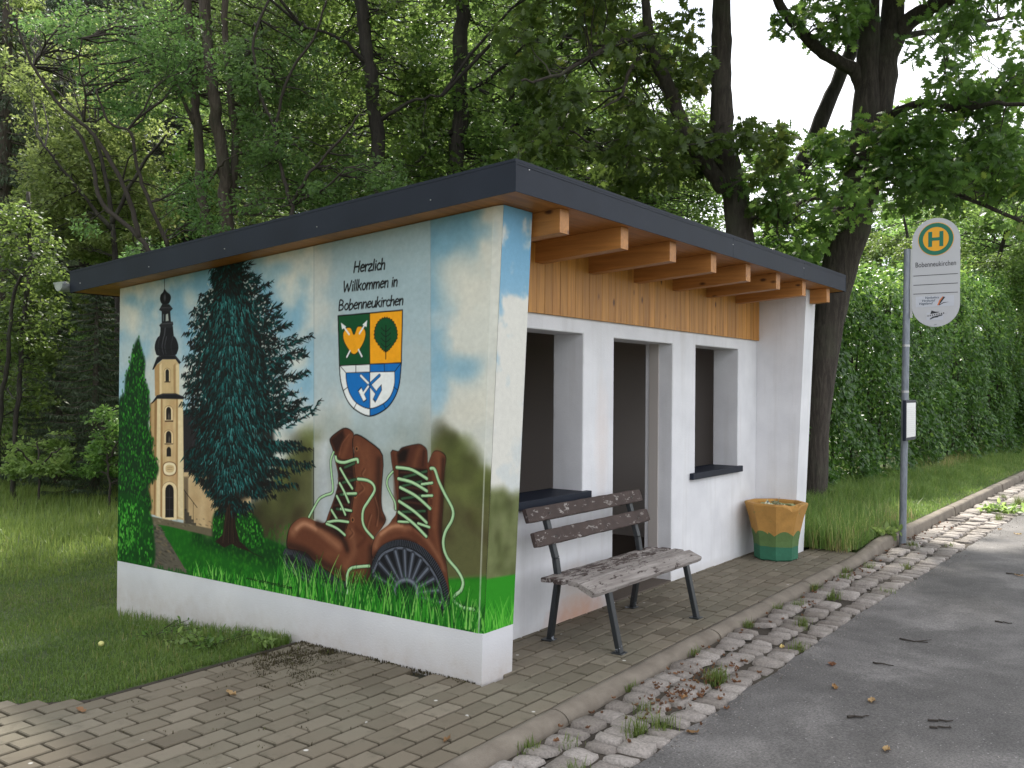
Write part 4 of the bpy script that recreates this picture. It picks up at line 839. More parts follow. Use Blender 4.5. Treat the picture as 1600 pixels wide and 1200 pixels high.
# roof: soffit boards, roof sheet, fascia sheets with screws
RX0, RX1, RY0, RY1, RT = -0.187, 5.594, -0.345, 3.90, 0.158
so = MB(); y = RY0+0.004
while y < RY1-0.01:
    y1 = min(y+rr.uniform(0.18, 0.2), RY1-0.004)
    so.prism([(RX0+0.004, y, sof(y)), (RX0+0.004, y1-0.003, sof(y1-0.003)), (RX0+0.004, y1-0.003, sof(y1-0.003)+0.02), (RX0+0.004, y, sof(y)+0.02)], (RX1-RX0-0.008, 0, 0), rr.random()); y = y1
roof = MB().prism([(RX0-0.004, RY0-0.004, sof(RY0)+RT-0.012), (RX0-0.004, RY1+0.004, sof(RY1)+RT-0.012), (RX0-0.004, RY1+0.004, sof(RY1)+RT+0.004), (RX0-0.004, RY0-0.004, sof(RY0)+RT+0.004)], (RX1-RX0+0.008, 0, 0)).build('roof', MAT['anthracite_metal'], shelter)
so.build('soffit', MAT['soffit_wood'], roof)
for x0, x1 in ((RX0, 2.66), (2.663, 4.30), (4.303, RX1)):
    f = MB(); zb, zt_ = sof(RY0)-0.006, sof(RY0)+RT-0.013
    f.box((x0, RY0-0.004, zb), (x1, RY0+0.003, zt_)); f.box((x0+0.002, RY0-0.0065, zt_-0.012), (x1-0.002, RY0-0.0042, zt_-0.004)); f.build('front_fascia', MAT['anthracite_metal'], roof)
for xx in (RX0, RX1-0.006):
    MB().prism([(xx-0.003, RY0-0.006, sof(RY0)-0.006), (xx-0.003, RY1, sof(RY1)-0.006), (xx-0.003, RY1, sof(RY1)+RT-0.013), (xx-0.003, RY0-0.006, sof(RY0)+RT-0.013)], (0.009, 0, 0)).build('side_fascia', MAT['anthracite_metal'], roof)
MB().box((RX0+0.007, RY1-0.006, sof(RY1)-0.006), (RX1-0.008, RY1, sof(RY1)+RT-0.013)).build('back_fascia', MAT['anthracite_metal'], roof)
def screw(p, n):
    p, n = np.array(p), np.array(n, float); b_ = MB(); b_.tube([p, p+n*0.004], [0.0045, 0.003], 8); b_.build('screw', MAT['screw_metal'], roof)
for y in (0.22, 1.12, 2.0, 2.85, 3.75): screw((RX0-0.003, y, sof(y)+0.05), (-1, 0, 0))
for x in (-0.07, 2.655, 4.29): screw((x, RY0-0.004, sof(RY0)+0.125 if x < 0 else sof(RY0)+0.09), (0, -1, 0))
# half-round gutter along the back eave, its end seen past the roof corner
gm = MB(); a = np.linspace(math.pi, 2*math.pi, 11); cy_, cz_, r_ = RY1+0.066, sof(RY1)+0.065, 0.06
o = [(cy_+r_*math.cos(t), cz_+r_*math.sin(t)) for t in a]; i_ = [(cy_+(r_-0.004)*math.cos(t), cz_+(r_-0.004)*math.sin(t)) for t in a]
gx0, gx1 = RX0-0.055, RX1+0.03
for k in range(10):
    gm.prism([(gx0, *o[k]), (gx0, *o[k+1]), (gx0, *i_[k+1]), (gx0, *i_[k])], (gx1-gx0, 0, 0))
gm.prism([(gx0-0.003, y_, z_) for y_, z_ in o], (0.0028, 0, 0))
gm.tube([(gx0, cy_+r_+0.004, cz_+0.004), (gx1, cy_+r_+0.004, cz_+0.004)], 0.009, 8); gm.box((gx0-0.004, cy_-r_-0.012, cz_-0.004), (gx0+0.02, cy_+r_+0.014, cz_+0.012))
gm.build('rain_gutter', MAT['zinc'], roof)

# ------------------------------------------------------------------ ground
def kerb_y(x): return np.interp(x, [-6, -1, 1.5, 4.5, 7, 16, 60], [-0.60, -0.535, -0.492, -0.485, -0.50, -0.565, -0.9])
KW = 0.112                                   # kerb width
ZG = -0.042                                  # gutter and road level
def sett_y1(x): return np.interp(x, [-6, -0.2, 3.2, 11, 16, 60], [-1.10, -1.165, -1.18, -1.36, -1.45, -2.2])
def pave_edge(x): return np.where(x > -1.45, 1.445, 1.445+np.clip(-1.45-x, 0, 5)*1.15)
def hz(x, y):
    """height of the land"""
    x, y = np.asarray(x, float), np.asarray(y, float)
    lawn = -0.012-0.066*np.clip(y-1.445, 0, 4)-0.018*np.clip(y-5.4, 0, 9)
    verge = 0.045+0.03*np.clip(y+0.4, 0, 1.0)+0.02*np.clip(y-1, 0, 6)
    k = sstep(5.4, 7.0, x); h = lawn*(1-k)+verge*k
    s = np.clip(y-15.5-0.12*np.clip(x-8, 0, 40), 0, None); hill = 0.62*s*s/(s+5.0)
    fade = 1-0.88*sstep(12, 34, x-0.35*y)
    h = h+np.clip(hill, 0, 17)*fade + 0.05*np.sin(x*1.3+y*0.7)*sstep(5, 9, y)
    far = sstep(-7.6, -9.5, y); h = np.where(y < -1.0, -0.09+0.35*far, h)
    return h
def ground_z(x, y):
    h = hz(x, y)
    under = ((x < 0.0) & (y < pave_edge(x)+0.0)) | ((x >= -0.2) & (x < 5.9) & (y < WL+0.05)) | (y < kerb_y(x)+KW*0+0.0)
    return np.where(under, np.minimum(h, -0.13) - np.where((x > 0) & (x < 5.4) & (y > 0.6), 0.15, 0), h)
gx = np.unique(np.concatenate([np.arange(-60, -6, 2.0), np.arange(-6, 7, 0.12), np.arange(7, 24, 0.35), np.arange(24, 60, 1.2), np.arange(60, 140, 6)]))
gy = np.unique(np.concatenate([np.arange(-80, -9, 4.0), np.arange(-9, -1, 0.5), np.arange(-1, 5, 0.10), np.arange(5, 14, 0.35), np.arange(14, 60, 0.9), np.arange(60, 140, 6)]))
X, Y = np.meshgrid(gx, gy); Zg = ground_z(X, Y)
idx = np.arange(X.size).reshape(X.shape)
me = mesh_np('terrain', np.stack([X, Y, Zg], -1).reshape(-1, 3), np.stack([idx[:-1, :-1], idx[:-1, 1:], idx[1:, 1:], idx[1:, :-1]], -1).reshape(-1, 4), smooth=True)
tag(obj('terrain', me, MAT['terrain_soil']), kind='structure')
# asphalt road: one sheet
xs = np.concatenate([np.arange(-40, -6, 4), np.arange(-6, 24, 0.06), np.arange(24, 130, 6)]); V = []; re_ = np.random.default_rng(19); jit = np.convolve(re_.normal(0, 0.016, len(xs)+4), np.ones(5)/5, 'valid')+re_.normal(0, 0.004, len(xs))
for x, j_ in zip(xs, jit): V += [(x, float(sett_y1(x))+j_, ZG+0.004), (x, -3.0, ZG+0.03), (x, -8.2, ZG-0.01)]
n = len(xs); F = [[3*i+k, 3*i+k+1, 3*i+4+k, 3*i+3+k] for i in range(n-1) for k in range(2)]
tag(obj('road', mesh_np('road', np.array(V), np.array(F)), MAT['asphalt']), kind='structure')
# gutter bed and granite setts
V = []
for x in xs: V += [(x, float(kerb_y(x))-KW+0.03, ZG-0.020), (x, float(sett_y1(x))-0.03, ZG-0.014)]
F = [[2*i, 2*i+1, 2*i+3, 2*i+2] for i in range(n-1)]
tag(obj('gutter_bed', mesh_np('gutter_bed', np.array(V), np.array(F)), MAT['gutter_soil']), kind='structure')
rs = np.random.default_rng(11); sm = MB(); gn = 6
tg = np.array([-1, -.90, -.36, .36, .90, 1.0]); TU, TV = np.meshgrid(tg, tg); ii = np.arange(gn*gn).reshape(gn, gn)
SF = np.stack([ii[:-1, :-1], ii[:-1, 1:], ii[1:, 1:], ii[1:, :-1]], -1).reshape(-1, 4)
for row in range(3):
    x = -3.2+rs.uniform(0, 0.1)
    while x < 26:
        L = rs.uniform(0.10, 0.175)*(1.0 if row else 1.06); xc = x+L/2
        y0, y1 = kerb_y(xc)-KW-0.012, sett_y1(xc); wrow = (y0-y1)/3
        yc = y0-wrow*(row+0.5)+rs.normal(0, 0.010)
        if rs.random() < 0.045: x += L; continue
        hx, hy = L/2-rs.uniform(0.005, 0.013), wrow/2-rs.uniform(0.006, 0.022)
        e = 9.0; rr_ = (np.abs(TU)**e+np.abs(TV)**e)**(1/e)
        sq = np.maximum(np.abs(TU), np.abs(TV)); fac = np.where(sq > 0, sq/np.maximum(rr_, 1e-6), 1)
        jx, jy = rs.normal(0, 0.10, 4), rs.normal(0, 0.12, 4)
        px_ = TU*fac; py_ = TV*fac
        wx = px_+0.5*(jx[0]*(1-px_)*(1-py_)+jx[1]*(1+px_)*(1-py_)+jx[2]*(1+px_)*(1+py_)+jx[3]*(1-px_)*(1+py_))*0.5
        wy = py_+0.5*(jy[0]*(1-px_)*(1-py_)+jy[1]*(1+px_)*(1-py_)+jy[2]*(1+px_)*(1+py_)+jy[3]*(1-px_)*(1+py_))*0.5
        z = ZG-0.026+(rs.uniform(0.026, 0.040))*np.where(sq > .95, 0.15, np.where(sq > .5, .93, 1.0))+rs.normal(0, 0.0024, TU.shape)+TU*rs.normal(0, 0.004)+TV*rs.normal(0, 0.004)
        a = rs.normal(0, 0.05)
        VX, VY = wx*hx, wy*hy
        sm.add(np.stack([xc+VX*math.cos(a)-VY*math.sin(a), yc+VX*math.sin(a)+VY*math.cos(a), z], -1).reshape(-1, 3), SF, rs.random())
        x += L+rs.uniform(0.0, 0.006)
tag(sm.build('gutter_setts', MAT['granite_sett'], None, True), kind='structure')
# kerb: rounded low stones by the platform, raised and square past its end
km = MB(); x = -6.0
prof_lo = [(0.0, -0.2), (0.0, -0.001), (0.030, 0.002), (0.060, -0.004), (0.085, -0.016), (0.102, -0.034), (0.112, -0.060), (0.112, -0.2)]
prof_hi = [(0.0, -0.2), (0.0, 0.062), (0.020, 0.068), (0.080, 0.066), (0.096, 0.058), (0.104, 0.040), (0.118, -0.050), (0.118, -0.2)]
def kerb_rise(x): return float(sstep(5.15, 6.35, x))
while x < 60:
    L = 0.985 if x < 30 else 3.0; st = np.linspace(x+0.006, x+L-0.002, 7); V = []
    jog = rs.normal(0, 0.0035); jz = rs.normal(0, 0.002)
    for q_ in st:
        k = kerb_rise(q_); yk = float(kerb_y(q_)); e_ = 0.004 if q_ in (st[0], st[-1]) else 0
        for (a, za), (b_, zb) in zip(prof_lo, prof_hi): V.append((q_, yk-(a*(1-k)+b_*k)+jog, za*(1-k)+zb*k+jz-e_))
    V = np.array(V); n8 = 8; F = [[i*n8+j, (i+1)*n8+j, (i+1)*n8+j+1, i*n8+j+1] for i in range(6) for j in range(7)]
    km.add(V, F, rs.random()); km.add(np.vstack([V[:8], V[48:56]]), [list(range(8)), [8+7-j for j in range(8)]])
    x += L
ko = km.build('kerb', MAT['kerb_concrete'], None, True); tag(ko, kind='structure')
# paving blocks
bm_ = MB(); PITX, PITY = 0.2065, 0.1195
def block(x0, x1, y0, y1, z, tilt, a):
    g_ = 0.0075; b_ = 0.004
    def ring(i, zz): return [(x0+i, y0+i, zz), (x1-i, y0+i, zz), (x1-i, y1-i, zz), (x0+i, y1-i, zz)]
    V = np.array(ring(g_, -0.05)+ring(g_, z-0.005)+ring(g_+b_, z)); xc, yc = (x0+x1)/2, (y0+y1)/2
    V[4:, 2] += (V[4:, 0]-xc)*tilt[0]+(V[4:, 1]-yc)*tilt[1]
    F = [[k, (k+1) % 4, 4+(k+1) % 4, 4+k] for k in range(4)]+[[4+k, 4+(k+1) % 4, 8+(k+1) % 4, 8+k] for k in range(4)]+[[8, 9, 10, 11]]
    bm_.add(V, F, a)
row = 0
while True:
    yb_ = -0.488+row*PITY
    if yb_ > 5.2: break
    off = (row % 2)*PITX*0.5+rs.normal(0, 0.006)-6.0
    for k in range(62):
        x0 = off+k*PITX; x1 = x0+PITX; xm = (x0+x1)/2; ym = yb_+PITY/2
        d = float(kerb_y(xm))+0.488; y0, y1 = yb_+d*max(0, 1-row/12), yb_+PITY+d*max(0, 1-row/12)
        if xm > 5.62: continue
        if xm > -0.01:
            if ym > FY+0.06: continue
            if ym > 0.0 and xm < TH-0.06: continue
            if ym > 0.02 and xm > XE+0.02 and ym > TILT: continue
        elif y1 > float(pave_edge(xm))+0.02: continue
        sink = -0.004*float(sstep(0.9, 1.4, ym))*(xm > -1.0)*(xm < 0)
        block(x0, x1, y0, y1, rs.normal(0, 0.0014)+sink, rs.normal(0, 0.006, 2), np.clip(rs.normal(0.5, 0.22), 0, 1))
    row += 1
tag(bm_.build('pavement', MAT['paver']), kind='structure')
V, F = [], []
for x in np.arange(-6, 5.71, 0.1):
    V += [(x, float(kerb_y(x))-0.02, -0.026), (x, float(pave_edge(x)) if x < 0.02 else FY+0.05, -0.026)]
F = [[2*i, 2*i+2, 2*i+3, 2*i+1] for i in range(len(V)//2-1)]
tag(obj('paving_joints', mesh_np('paving_joints', np.array(V), np.array(F)), MAT['joint_moss']), kind='structure')
# thin concrete edging between lawn and paving
em = MB(); P = [(-0.004, 1.47)]+[(x, float(pave_edge(x))+0.024) for x in np.arange(-0.2, -5.0, -0.2)]
for a, b_ in zip(P[:-1], P[1:]): em.bar((a[0], a[1], -0.068), (b_[0], b_[1], -0.068), 0.036, 0.11, bev=0.004)
tag(em.build('edging', MAT['gutter_soil']), kind='structure')

# ------------------------------------------------------------------ bench
bench = thing('park_bench', 'weathered wooden bench with peeling brown back slats on black iron legs before the shelter', 'bench', (1.5, 0, 0))
def plank(name, x0, x1, c, ang, wd, th, material, seed):
    """a slat along x, its cross-section centred on c = (y, z), turned by ang about x"""
    r = np.random.default_rng(seed); n = 26; xs_ = np.linspace(x0, x1, n); b_ = 0.006; hw, ht = wd/2, th/2
    sec = np.array([(-hw+b_, -ht), (hw-b_, -ht), (hw, -ht+b_), (hw, ht-b_), (hw-b_, ht), (-hw+b_, ht), (-hw, ht-b_), (-hw, -ht+b_)]); V = []
    ca, sa = math.cos(ang), math.sin(ang)
    for i, x in enumerate(xs_):
        s = sec.copy()+r.normal(0, 0.0009, sec.shape)
        if i in (0, n-1): s *= 0.93
        V += [(x, c[0]+p[0]*ca-p[1]*sa, c[1]+p[0]*sa+p[1]*ca) for p in s]
    F = [[i*8+j, i*8+(j+1) % 8, (i+1)*8+(j+1) % 8, (i+1)*8+j] for i in range(n-1) for j in range(8)]
    mb = MB().add(V, F, r.random()); mb.f[8] = [np.array([list(range(7, -1, -1)), [(n-1)*8+j for j in range(8)]])]
    return mb.build(name, material, bench)
SX0, SX1 = 0.80, 2.285
plank('seat_slat', SX0+0.02, SX1+0.0, (0.114, 0.420), -0.05, 0.084, 0.030, MAT['bench_half_wood'], 1)
plank('seat_slat', SX0+0.0, SX1+0.01, (0.010, 0.424), 0.0, 0.082, 0.030, MAT['bench_half_wood'], 2)
plank('seat_slat', SX0+0.005, SX1+0.005, (-0.094, 0.425), 0.03, 0.082, 0.030, MAT['bench_bare_wood'], 3)
plank('seat_slat', SX0-0.025, SX1+0.03, (-0.208, 0.402), 0.40, 0.122, 0.036, MAT['bench_bare_wood'], 4)
plank('back_slat', 0.755, 2.275, (0.165, 0.672), math.radians(90-20), 0.098, 0.032, MAT['bench_painted_wood'], 5)
plank('back_slat', 0.740, 2.255, (0.218, 0.818), math.radians(90-20), 0.094, 0.032, MAT['bench_painted_wood'], 6)
for x in (0.985, 2.10):
    def leg(name, pts, w_=0.045, h_=0.034):
        m_ = MB()
        for a, b_ in zip(pts[:-1], pts[1:]): m_.bar((x, *a), (x, *b_), w_, h_, up=(0, 1, 0.2))
        o = m_.build(name, MAT['bench_iron'], bench); return o
    l1 = leg('leg', [(-0.325, 0.0), (-0.235, 0.385)]); l2 = leg('leg', [(0.188, 0.0), (0.128, 0.41)])
    leg('back_post', [(0.128, 0.40), (0.150, 0.53), (0.252, 0.855)]); leg('seat_rail', [(-0.250, 0.375), (-0.150, 0.402), (0.150, 0.398)], 0.04, 0.02)
    for y, o in ((-0.325, l1), (0.190, l2)): MB().box((x-0.045, y-0.035, 0.001), (x+0.035, y+0.04, 0.008), bev=0.002).build('foot_plate', MAT['bench_iron'], o)
    for y, z in ((0.148, 0.672), (0.201, 0.818)): MB().tube([(x, y, z), (x, y-0.006, z-0.002)], 0.009, 8).build('bolt', MAT['screw_metal'], bench)

# ------------------------------------------------------------------ octagonal painted concrete planter
PC = (4.765, 0.062)
M, t, b = mat('planter_paint', (0.4, 0.2, 0.03), 0.8)
v = coords(t); s = N(t, 'SeparateXYZ'); t.links.new(v, s.inputs[0]); n1 = noise(t, v, 4.5, 6); n2 = noise(t, v, 60, 4); n3 = noise(t, v, 10, 6, 0.7)
M1 = N(t, 'Math', operation='ARCTAN2'); 
sx = N(t, 'Math', operation='SUBTRACT'); t.links.new(s.outputs['X'], sx.inputs[0]); sx.inputs[1].default_value = PC[0]
sy = N(t, 'Math', operation='SUBTRACT'); t.links.new(s.outputs['Y'], sy.inputs[0]); sy.inputs[1].default_value = PC[1]
t.links.new(sy.outputs[0], M1.inputs[0]); t.links.new(sx.outputs[0], M1.inputs[1])
def math2(op, a, b_):
    n = N(t, 'Math', operation=op)
    for i, q_ in enumerate((a, b_)):
        if hasattr(q_, 'is_linked'): t.links.new(q_, n.inputs[i])
        elif q_ is not None: n.inputs[i].default_value = q_
    return n.outputs[0]
wav = math2('ABSOLUTE', math2('SINE', math2('ADD', math2('MULTIPLY', M1.outputs[0], 3.6), 0.9), None), None)
zz = s.outputs['Z']
h1 = math2('ADD', 0.240, math2('MULTIPLY', wav, 0.045)); h0 = math2('ADD', 0.115, math2('MULTIPLY', n1, 0.04))
OR_, GN1, GN0 = lin(180, 134, 68), lin(88, 116, 64), lin(46, 106, 80)
c = mixc(t, math2('GREATER_THAN', zz, h1), GN1, OR_); c = mixc(t, math2('GREATER_THAN', zz, h0), GN0, c)
dirt = ramp(t, n3, [(0.35, g(0.6)), (0.65, g(1.1))]); c = mixc(t, 0.45, c, mixc(t, 1.0, c, dirt, 'MULTIPLY'))
c = mixc(t, math2('MULTIPLY', math2('GREATER_THAN', zz, 0.36), ramp(t, noise(t, coords(t, (6, 6, 22)), 1.2, 3), [(0.66, g(0)), (0.70, g(0.7))])), c, lin(92, 120, 60))
chip = math2('MULTIPLY', math2('GREATER_THAN', math2('ADD', n3, math2('MULTIPLY', zz, 1.0)), 1.21), 1.0)
c = mixc(t, chip, c, (0.42, 0.36, 0.30)); t.links.new(c, b.inputs['Base Color']); bump(t, b, n2, 0.4, 0.005)
planter = thing('concrete_planter', 'octagonal concrete litter pot painted orange over green with a chipped rim', 'litter bin', (PC[0], PC[1], 0))
ang0 = math.atan2(-0.338, -0.941)
prof = [(0.19, 0.0), (0.205, 0.012), (0.207, 0.12), (0.213, 0.19), (0.228, 0.27), (0.256, 0.40), (0.297, 0.53), (0.293, 0.545), (0.245, 0.546), (0.238, 0.53), (0.225, 0.40), (0.0, 0.40)]
pb = MB(); 
t8 = np.arange(8)*math.pi/4+ang0
nd = 32; V = []
for (r_, z_) in prof:
    for k in range(nd):
        a = k*2*math.pi/nd+ang0; loc_ = (k % 4)/4*math.pi/4; rr_ = r_*math.cos(math.pi/8)/math.cos(loc_-math.pi/8)
        zz_ = z_
        if z_ > 0.50:
            da = (a-ang0-0.62+math.pi) % (2*math.pi)-math.pi; dep = 0.055*math.exp(-(da/0.22)**2)*(1 if r_ > 0.27 else 0.3); zz_ = z_-dep
            rr_ -= dep*0.30
        if z_ == 0.0: zz_ = 0.018*(1 if k % 8 == 6 else 0)
        V.append((PC[0]+rr_*math.cos(a), PC[1]+rr_*math.sin(a), zz_))
F = [[i*nd+k, i*nd+(k+1) % nd, (i+1)*nd+(k+1) % nd, (i+1)*nd+k] for i in range(len(prof)-1) for k in range(nd)]
pb.add(V, F); pb.build('pot', MAT['planter_paint'], planter)
mat('liner_rim', lin(150, 158, 110), 0.6)
lr = MB(); a = np.linspace(0, 2*math.pi, 25)
for k in range(24):
    for (r0, r1, z0, z1) in ((0.205, 0.150, 0.500+0.008*math.sin(k*2.1), 0.505),):
        P0 = [(PC[0]+r0*math.cos(a[k]), PC[1]+r0*math.sin(a[k]), z0), (PC[0]+r0*math.cos(a[k+1]), PC[1]+r0*math.sin(a[k+1]), 0.500+0.008*math.sin((k+1)*2.1)), (PC[0]+r1*math.cos(a[k+1]), PC[1]+r1*math.sin(a[k+1]), z1), (PC[0]+r1*math.cos(a[k]), PC[1]+r1*math.sin(a[k]), z1)]
        lr.prism(P0, (0, 0, 0.012))
lr.build('liner_ring', MAT['liner_rim'], planter)
M, t, b = mat('litter_paper', g(0.6), 0.6); t.links.new(ramp(t, noise(t, coords(t), 40, 4), [(0.4, (0.10, 0.11, 0.10)), (0.5, (0.5, 0.52, 0.30)), (0.62, (0.62, 0.62, 0.58))]), b.inputs['Base Color'])
rl = np.random.default_rng(5); lm = MB()
for k in range(26):
    a_, r_ = rl.uniform(0, 6.28), rl.uniform(0.0, 0.14); c_ = np.array((PC[0]+r_*math.cos(a_), PC[1]+r_*math.sin(a_), 0.45+rl.uniform(0, 0.06)))
    d1, d2 = rl.normal(0, 0.035, 3), rl.normal(0, 0.035, 3); lm.add([c_-d1, c_+d2, c_+d1, c_-d2+(0, 0, 0.01)], [[0, 1, 2, 3]])
tag(lm.build('litter', MAT['litter_paper']), 'crumpled pale litter lying inside the painted concrete pot', 'litter')

# ------------------------------------------------------------------ bus stop sign
mat('sign_white', (0.47, 0.47, 0.49), 0.4); mat('sign_green', lin(0, 104, 80), 0.45); mat('sign_yellow', lin(226, 160, 24), 0.45); mat('sign_ink', lin(38, 40, 44), 0.5)
mat('sign_grey', lin(186, 188, 196), 0.5); mat('sign_blue_ink', lin(30, 58, 76), 0.5); mat('sign_orange', lin(206, 112, 60), 0.5); mat('sign_steel', g(0.45), 0.4, 0.6)
SXP = 6.653
stop = thing('bus_stop_sign', 'bus stop sign on a grey steel pole with round green and yellow H emblem', 'bus stop sign', (SXP, -0.66, ZG))
pt = MB(); pb_, ptp = np.array((SXP+0.02, -0.660, ZG-0.03)), np.array((SXP+0.02, -0.694, 3.17))
pt.tube([pb_, pb_*0.5+ptp*0.5, ptp], 0.037, 20); pt.build('pole', MAT['pole_steel'], stop, False)
for z_ in (1.62, 2.12): 
    q_ = pb_+(ptp-pb_)*((z_-pb_[2])/(ptp[2]-pb_[2])); MB().tube([q_-(0, 0, 0.012), q_+(0, 0, 0.012)], 0.040, 20).build('clamp', MAT['sign_steel'], stop)
Y0, Y1, Z0, Z1 = -0.746, -1.222, 2.315, 3.478          # plate faces the camera side (-x)
yc, R = (Y0+Y1)/2, (Y0-Y1)/2
def plate(r, inset=0):
    top = [(yc+r*math.cos(a), Z1-R+r*math.sin(a)) for a in np.linspace(0, math.pi, 25)]; bot = [(yc+r*math.cos(a), Z0+R+r*math.sin(a)) for a in np.linspace(math.pi, 2*math.pi, 25)]
    return top+bot
panel = MB().prism([(SXP, y, z) for y, z in plate(R)], (0.006, 0, 0)).build('sign_panel', MAT['sign_white'], stop)
def flat(name, pts, material, lift, parent=panel):
    m_ = MB()
    for P in pts: m_.prism([(SXP-lift, y, z) for y, z in P], (0.0012, 0, 0))
    return m_.build(name, material, parent)
def disc(cy_, cz_, r, n=40): return [(cy_+r*math.cos(a), cz_+r*math.sin(a)) for a in np.arange(n)*2*math.pi/n]
ec = (yc+0.0, 3.253)
flat('emblem_rim', [disc(*ec, 0.178)], MAT['sign_yellow'], 0.002); flat('emblem_ring', [disc(*ec, 0.172)], MAT['sign_green'], 0.0035); flat('emblem_disc', [disc(*ec, 0.128)], MAT['sign_yellow'], 0.005)
def rect(y0, y1, z0, z1): return [(y0, z0), (y1, z0), (y1, z1), (y0, z1)]
E1, E2 = ec
hh = [(E1+0.075, E2-0.080), (E1+0.036, E2-0.080), (E1+0.036, E2-0.017), (E1-0.036, E2-0.017), (E1-0.036, E2-0.080), (E1-0.075, E2-0.080), (E1-0.075, E2+0.080), (E1-0.036, E2+0.080), (E1-0.036, E2+0.017), (E1+0.036, E2+0.017), (E1+0.036, E2+0.080), (E1+0.075, E2+0.080)]
flat('emblem_letter', [hh], MAT['sign_green'], 0.0065)
for z_ in (2.868, 2.768, 2.672): flat('divider_line', [rect(Y0-0.015, Y1+0.02, z_, z_+0.006)], MAT['sign_ink'], 0.002)
def text(name, s_, y_left, z_base, size, material, parent, lift=0.002, shear=0.0, width=None):
    cu = bpy.data.curves.new(name, 'FONT'); cu.body = s_; cu.size = size; cu.shear = shear; cu.extrude = 0.0004
    o = bpy.data.objects.new(name, cu); COL.objects.link(o); bpy.context.view_layer.update()
    me_ = bpy.data.meshes.new_from_object(o.evaluated_get(bpy.context.evaluated_depsgraph_get())); bpy.data.objects.remove(o)
    n_ = len(me_.vertices); co = np.empty(n_*3, np.float32); me_.vertices.foreach_get('co', co); co = co.reshape(-1, 3)
    w_ = co[:, 0].max(); k = (width/w_) if width else 1.0
    V = np.stack([SXP-lift-co[:, 2], y_left-co[:, 0]*k, z_base+co[:, 1]], 1); me_.vertices.foreach_set('co', V.astype(np.float32).ravel()); me_.name = name; me_.update()
    return obj(name, me_, material, parent)
text('stop_name', 'Bobenneukirchen', Y0-0.032, 2.962, 0.078, MAT['sign_ink'], panel, width=0.405)
flat('label_ground', [rect(Y0-0.040, Y1+0.055, 2.532, 2.645)], MAT['sign_grey'], 0.0018)
for k, s_ in enumerate(('Verkehrs', 'Verbund', 'Vogtland')): text('network_name', s_, Y0-0.128+k*0.031, 2.618-k*0.0305, 0.036, MAT['sign_blue_ink'], panel, 0.0035, 0.3, width=(0.145, 0.138, 0.145)[k])
yl = Y0-0.255
flat('swoosh', [[(yl, 2.545), (yl-0.022, 2.60), (yl-0.055, 2.638), (yl-0.064, 2.634), (yl-0.034, 2.594), (yl-0.016, 2.545)]], MAT['sign_orange'], 0.0035)
flat('swoosh', [[(yl-0.016, 2.546), (yl-0.034, 2.594), (yl-0.062, 2.634), (yl-0.080, 2.630), (yl-0.052, 2.590), (yl-0.024, 2.552), (yl-0.060, 2.574), (yl-0.118, 2.576), (yl-0.062, 2.566), (yl-0.020, 2.542)]], MAT['sign_ink'], 0.0042)
yb2 = Y0-0.150
flat('sticker_ground', [rect(yb2, yb2-0.165, 2.388, 2.470)], MAT['sign_grey'], 0.0018)
flat('sticker_shape', [[(yb2-0.035, 2.448), (yb2-0.05, 2.492), (yb2-0.085, 2.478), (yb2-0.125, 2.474), (yb2-0.135, 2.452)], [(yb2-0.03, 2.402), (yb2-0.06, 2.424), (yb2-0.16, 2.446), (yb2-0.155, 2.434), (yb2-0.12, 2.424), (yb2-0.11, 2.416), (yb2-0.075, 2.412), (yb2-0.035, 2.394)]], MAT['sign_ink'], 0.0026)
ban = flat('sticker_banner', [[(yb2, 2.418), (yb2, 2.448), (yb2-0.075, 2.458), (yb2-0.20, 2.484), (yb2-0.20, 2.456), (yb2-0.075, 2.430)]], MAT['sign_white'], 0.0038)
flat('sticker_mark', [rect(yb2-0.010-k*0.022, yb2-0.020-k*0.022, 2.427+k*0.0035, 2.441+k*0.0035) for k in range(8)], MAT['sign_ink'], 0.0052)
flat('maker_mark', [rect(yc+0.012, yc-0.012, 2.335, 2.339)], MAT['sign_ink'], 0.002)
MB().box((SXP+0.007, Y0-0.004, 2.42), (SXP+0.013, Y0+0.022, 3.165)).box((SXP-0.003, Y0-0.002, 2.42), (SXP+0.0065, Y0+0.014, 3.165)).build('edge_rail', MAT['sign_steel'], stop)
for z_ in (2.50, 2.86, 3.10): MB().box((SXP+0.008, Y0+0.006, z_-0.012), (SXP+0.03, Y0+0.055, z_+0.012), bev=0.003).build('bracket', MAT['sign_steel'], stop)
# timetable case on the pole, facing the road
pp = pb_+(ptp-pb_)*((1.31-pb_[2])/(ptp[2]-pb_[2])); x0_, x1_, z0_, z1_ = SXP-0.235, SXP+0.235, 1.095, 1.530; yf = pp[1]-0.037
case = MB().box((x0_, yf-0.034, z0_), (x1_, yf, z1_), bev=0.004).build('timetable_case', MAT['anthracite_metal'], stop)
mat('timetable_sheet', g(0.72), 0.3)
sh_ = MB().box((x0_+0.03, yf-0.0355, z0_+0.035), (x1_-0.03, yf-0.0345, z1_-0.03)).build('timetable', MAT['timetable_sheet'], case)
tl = MB()
for k in range(14): tl.box((x0_+0.06, yf-0.0362, z1_-0.08-k*0.022), (x1_-0.06-0.02*(k % 3), yf-0.0356, z1_-0.077-k*0.022))
mat('timetable_print', g(0.62), 0.5); tl.build('timetable_lines', MAT['timetable_print'], case)

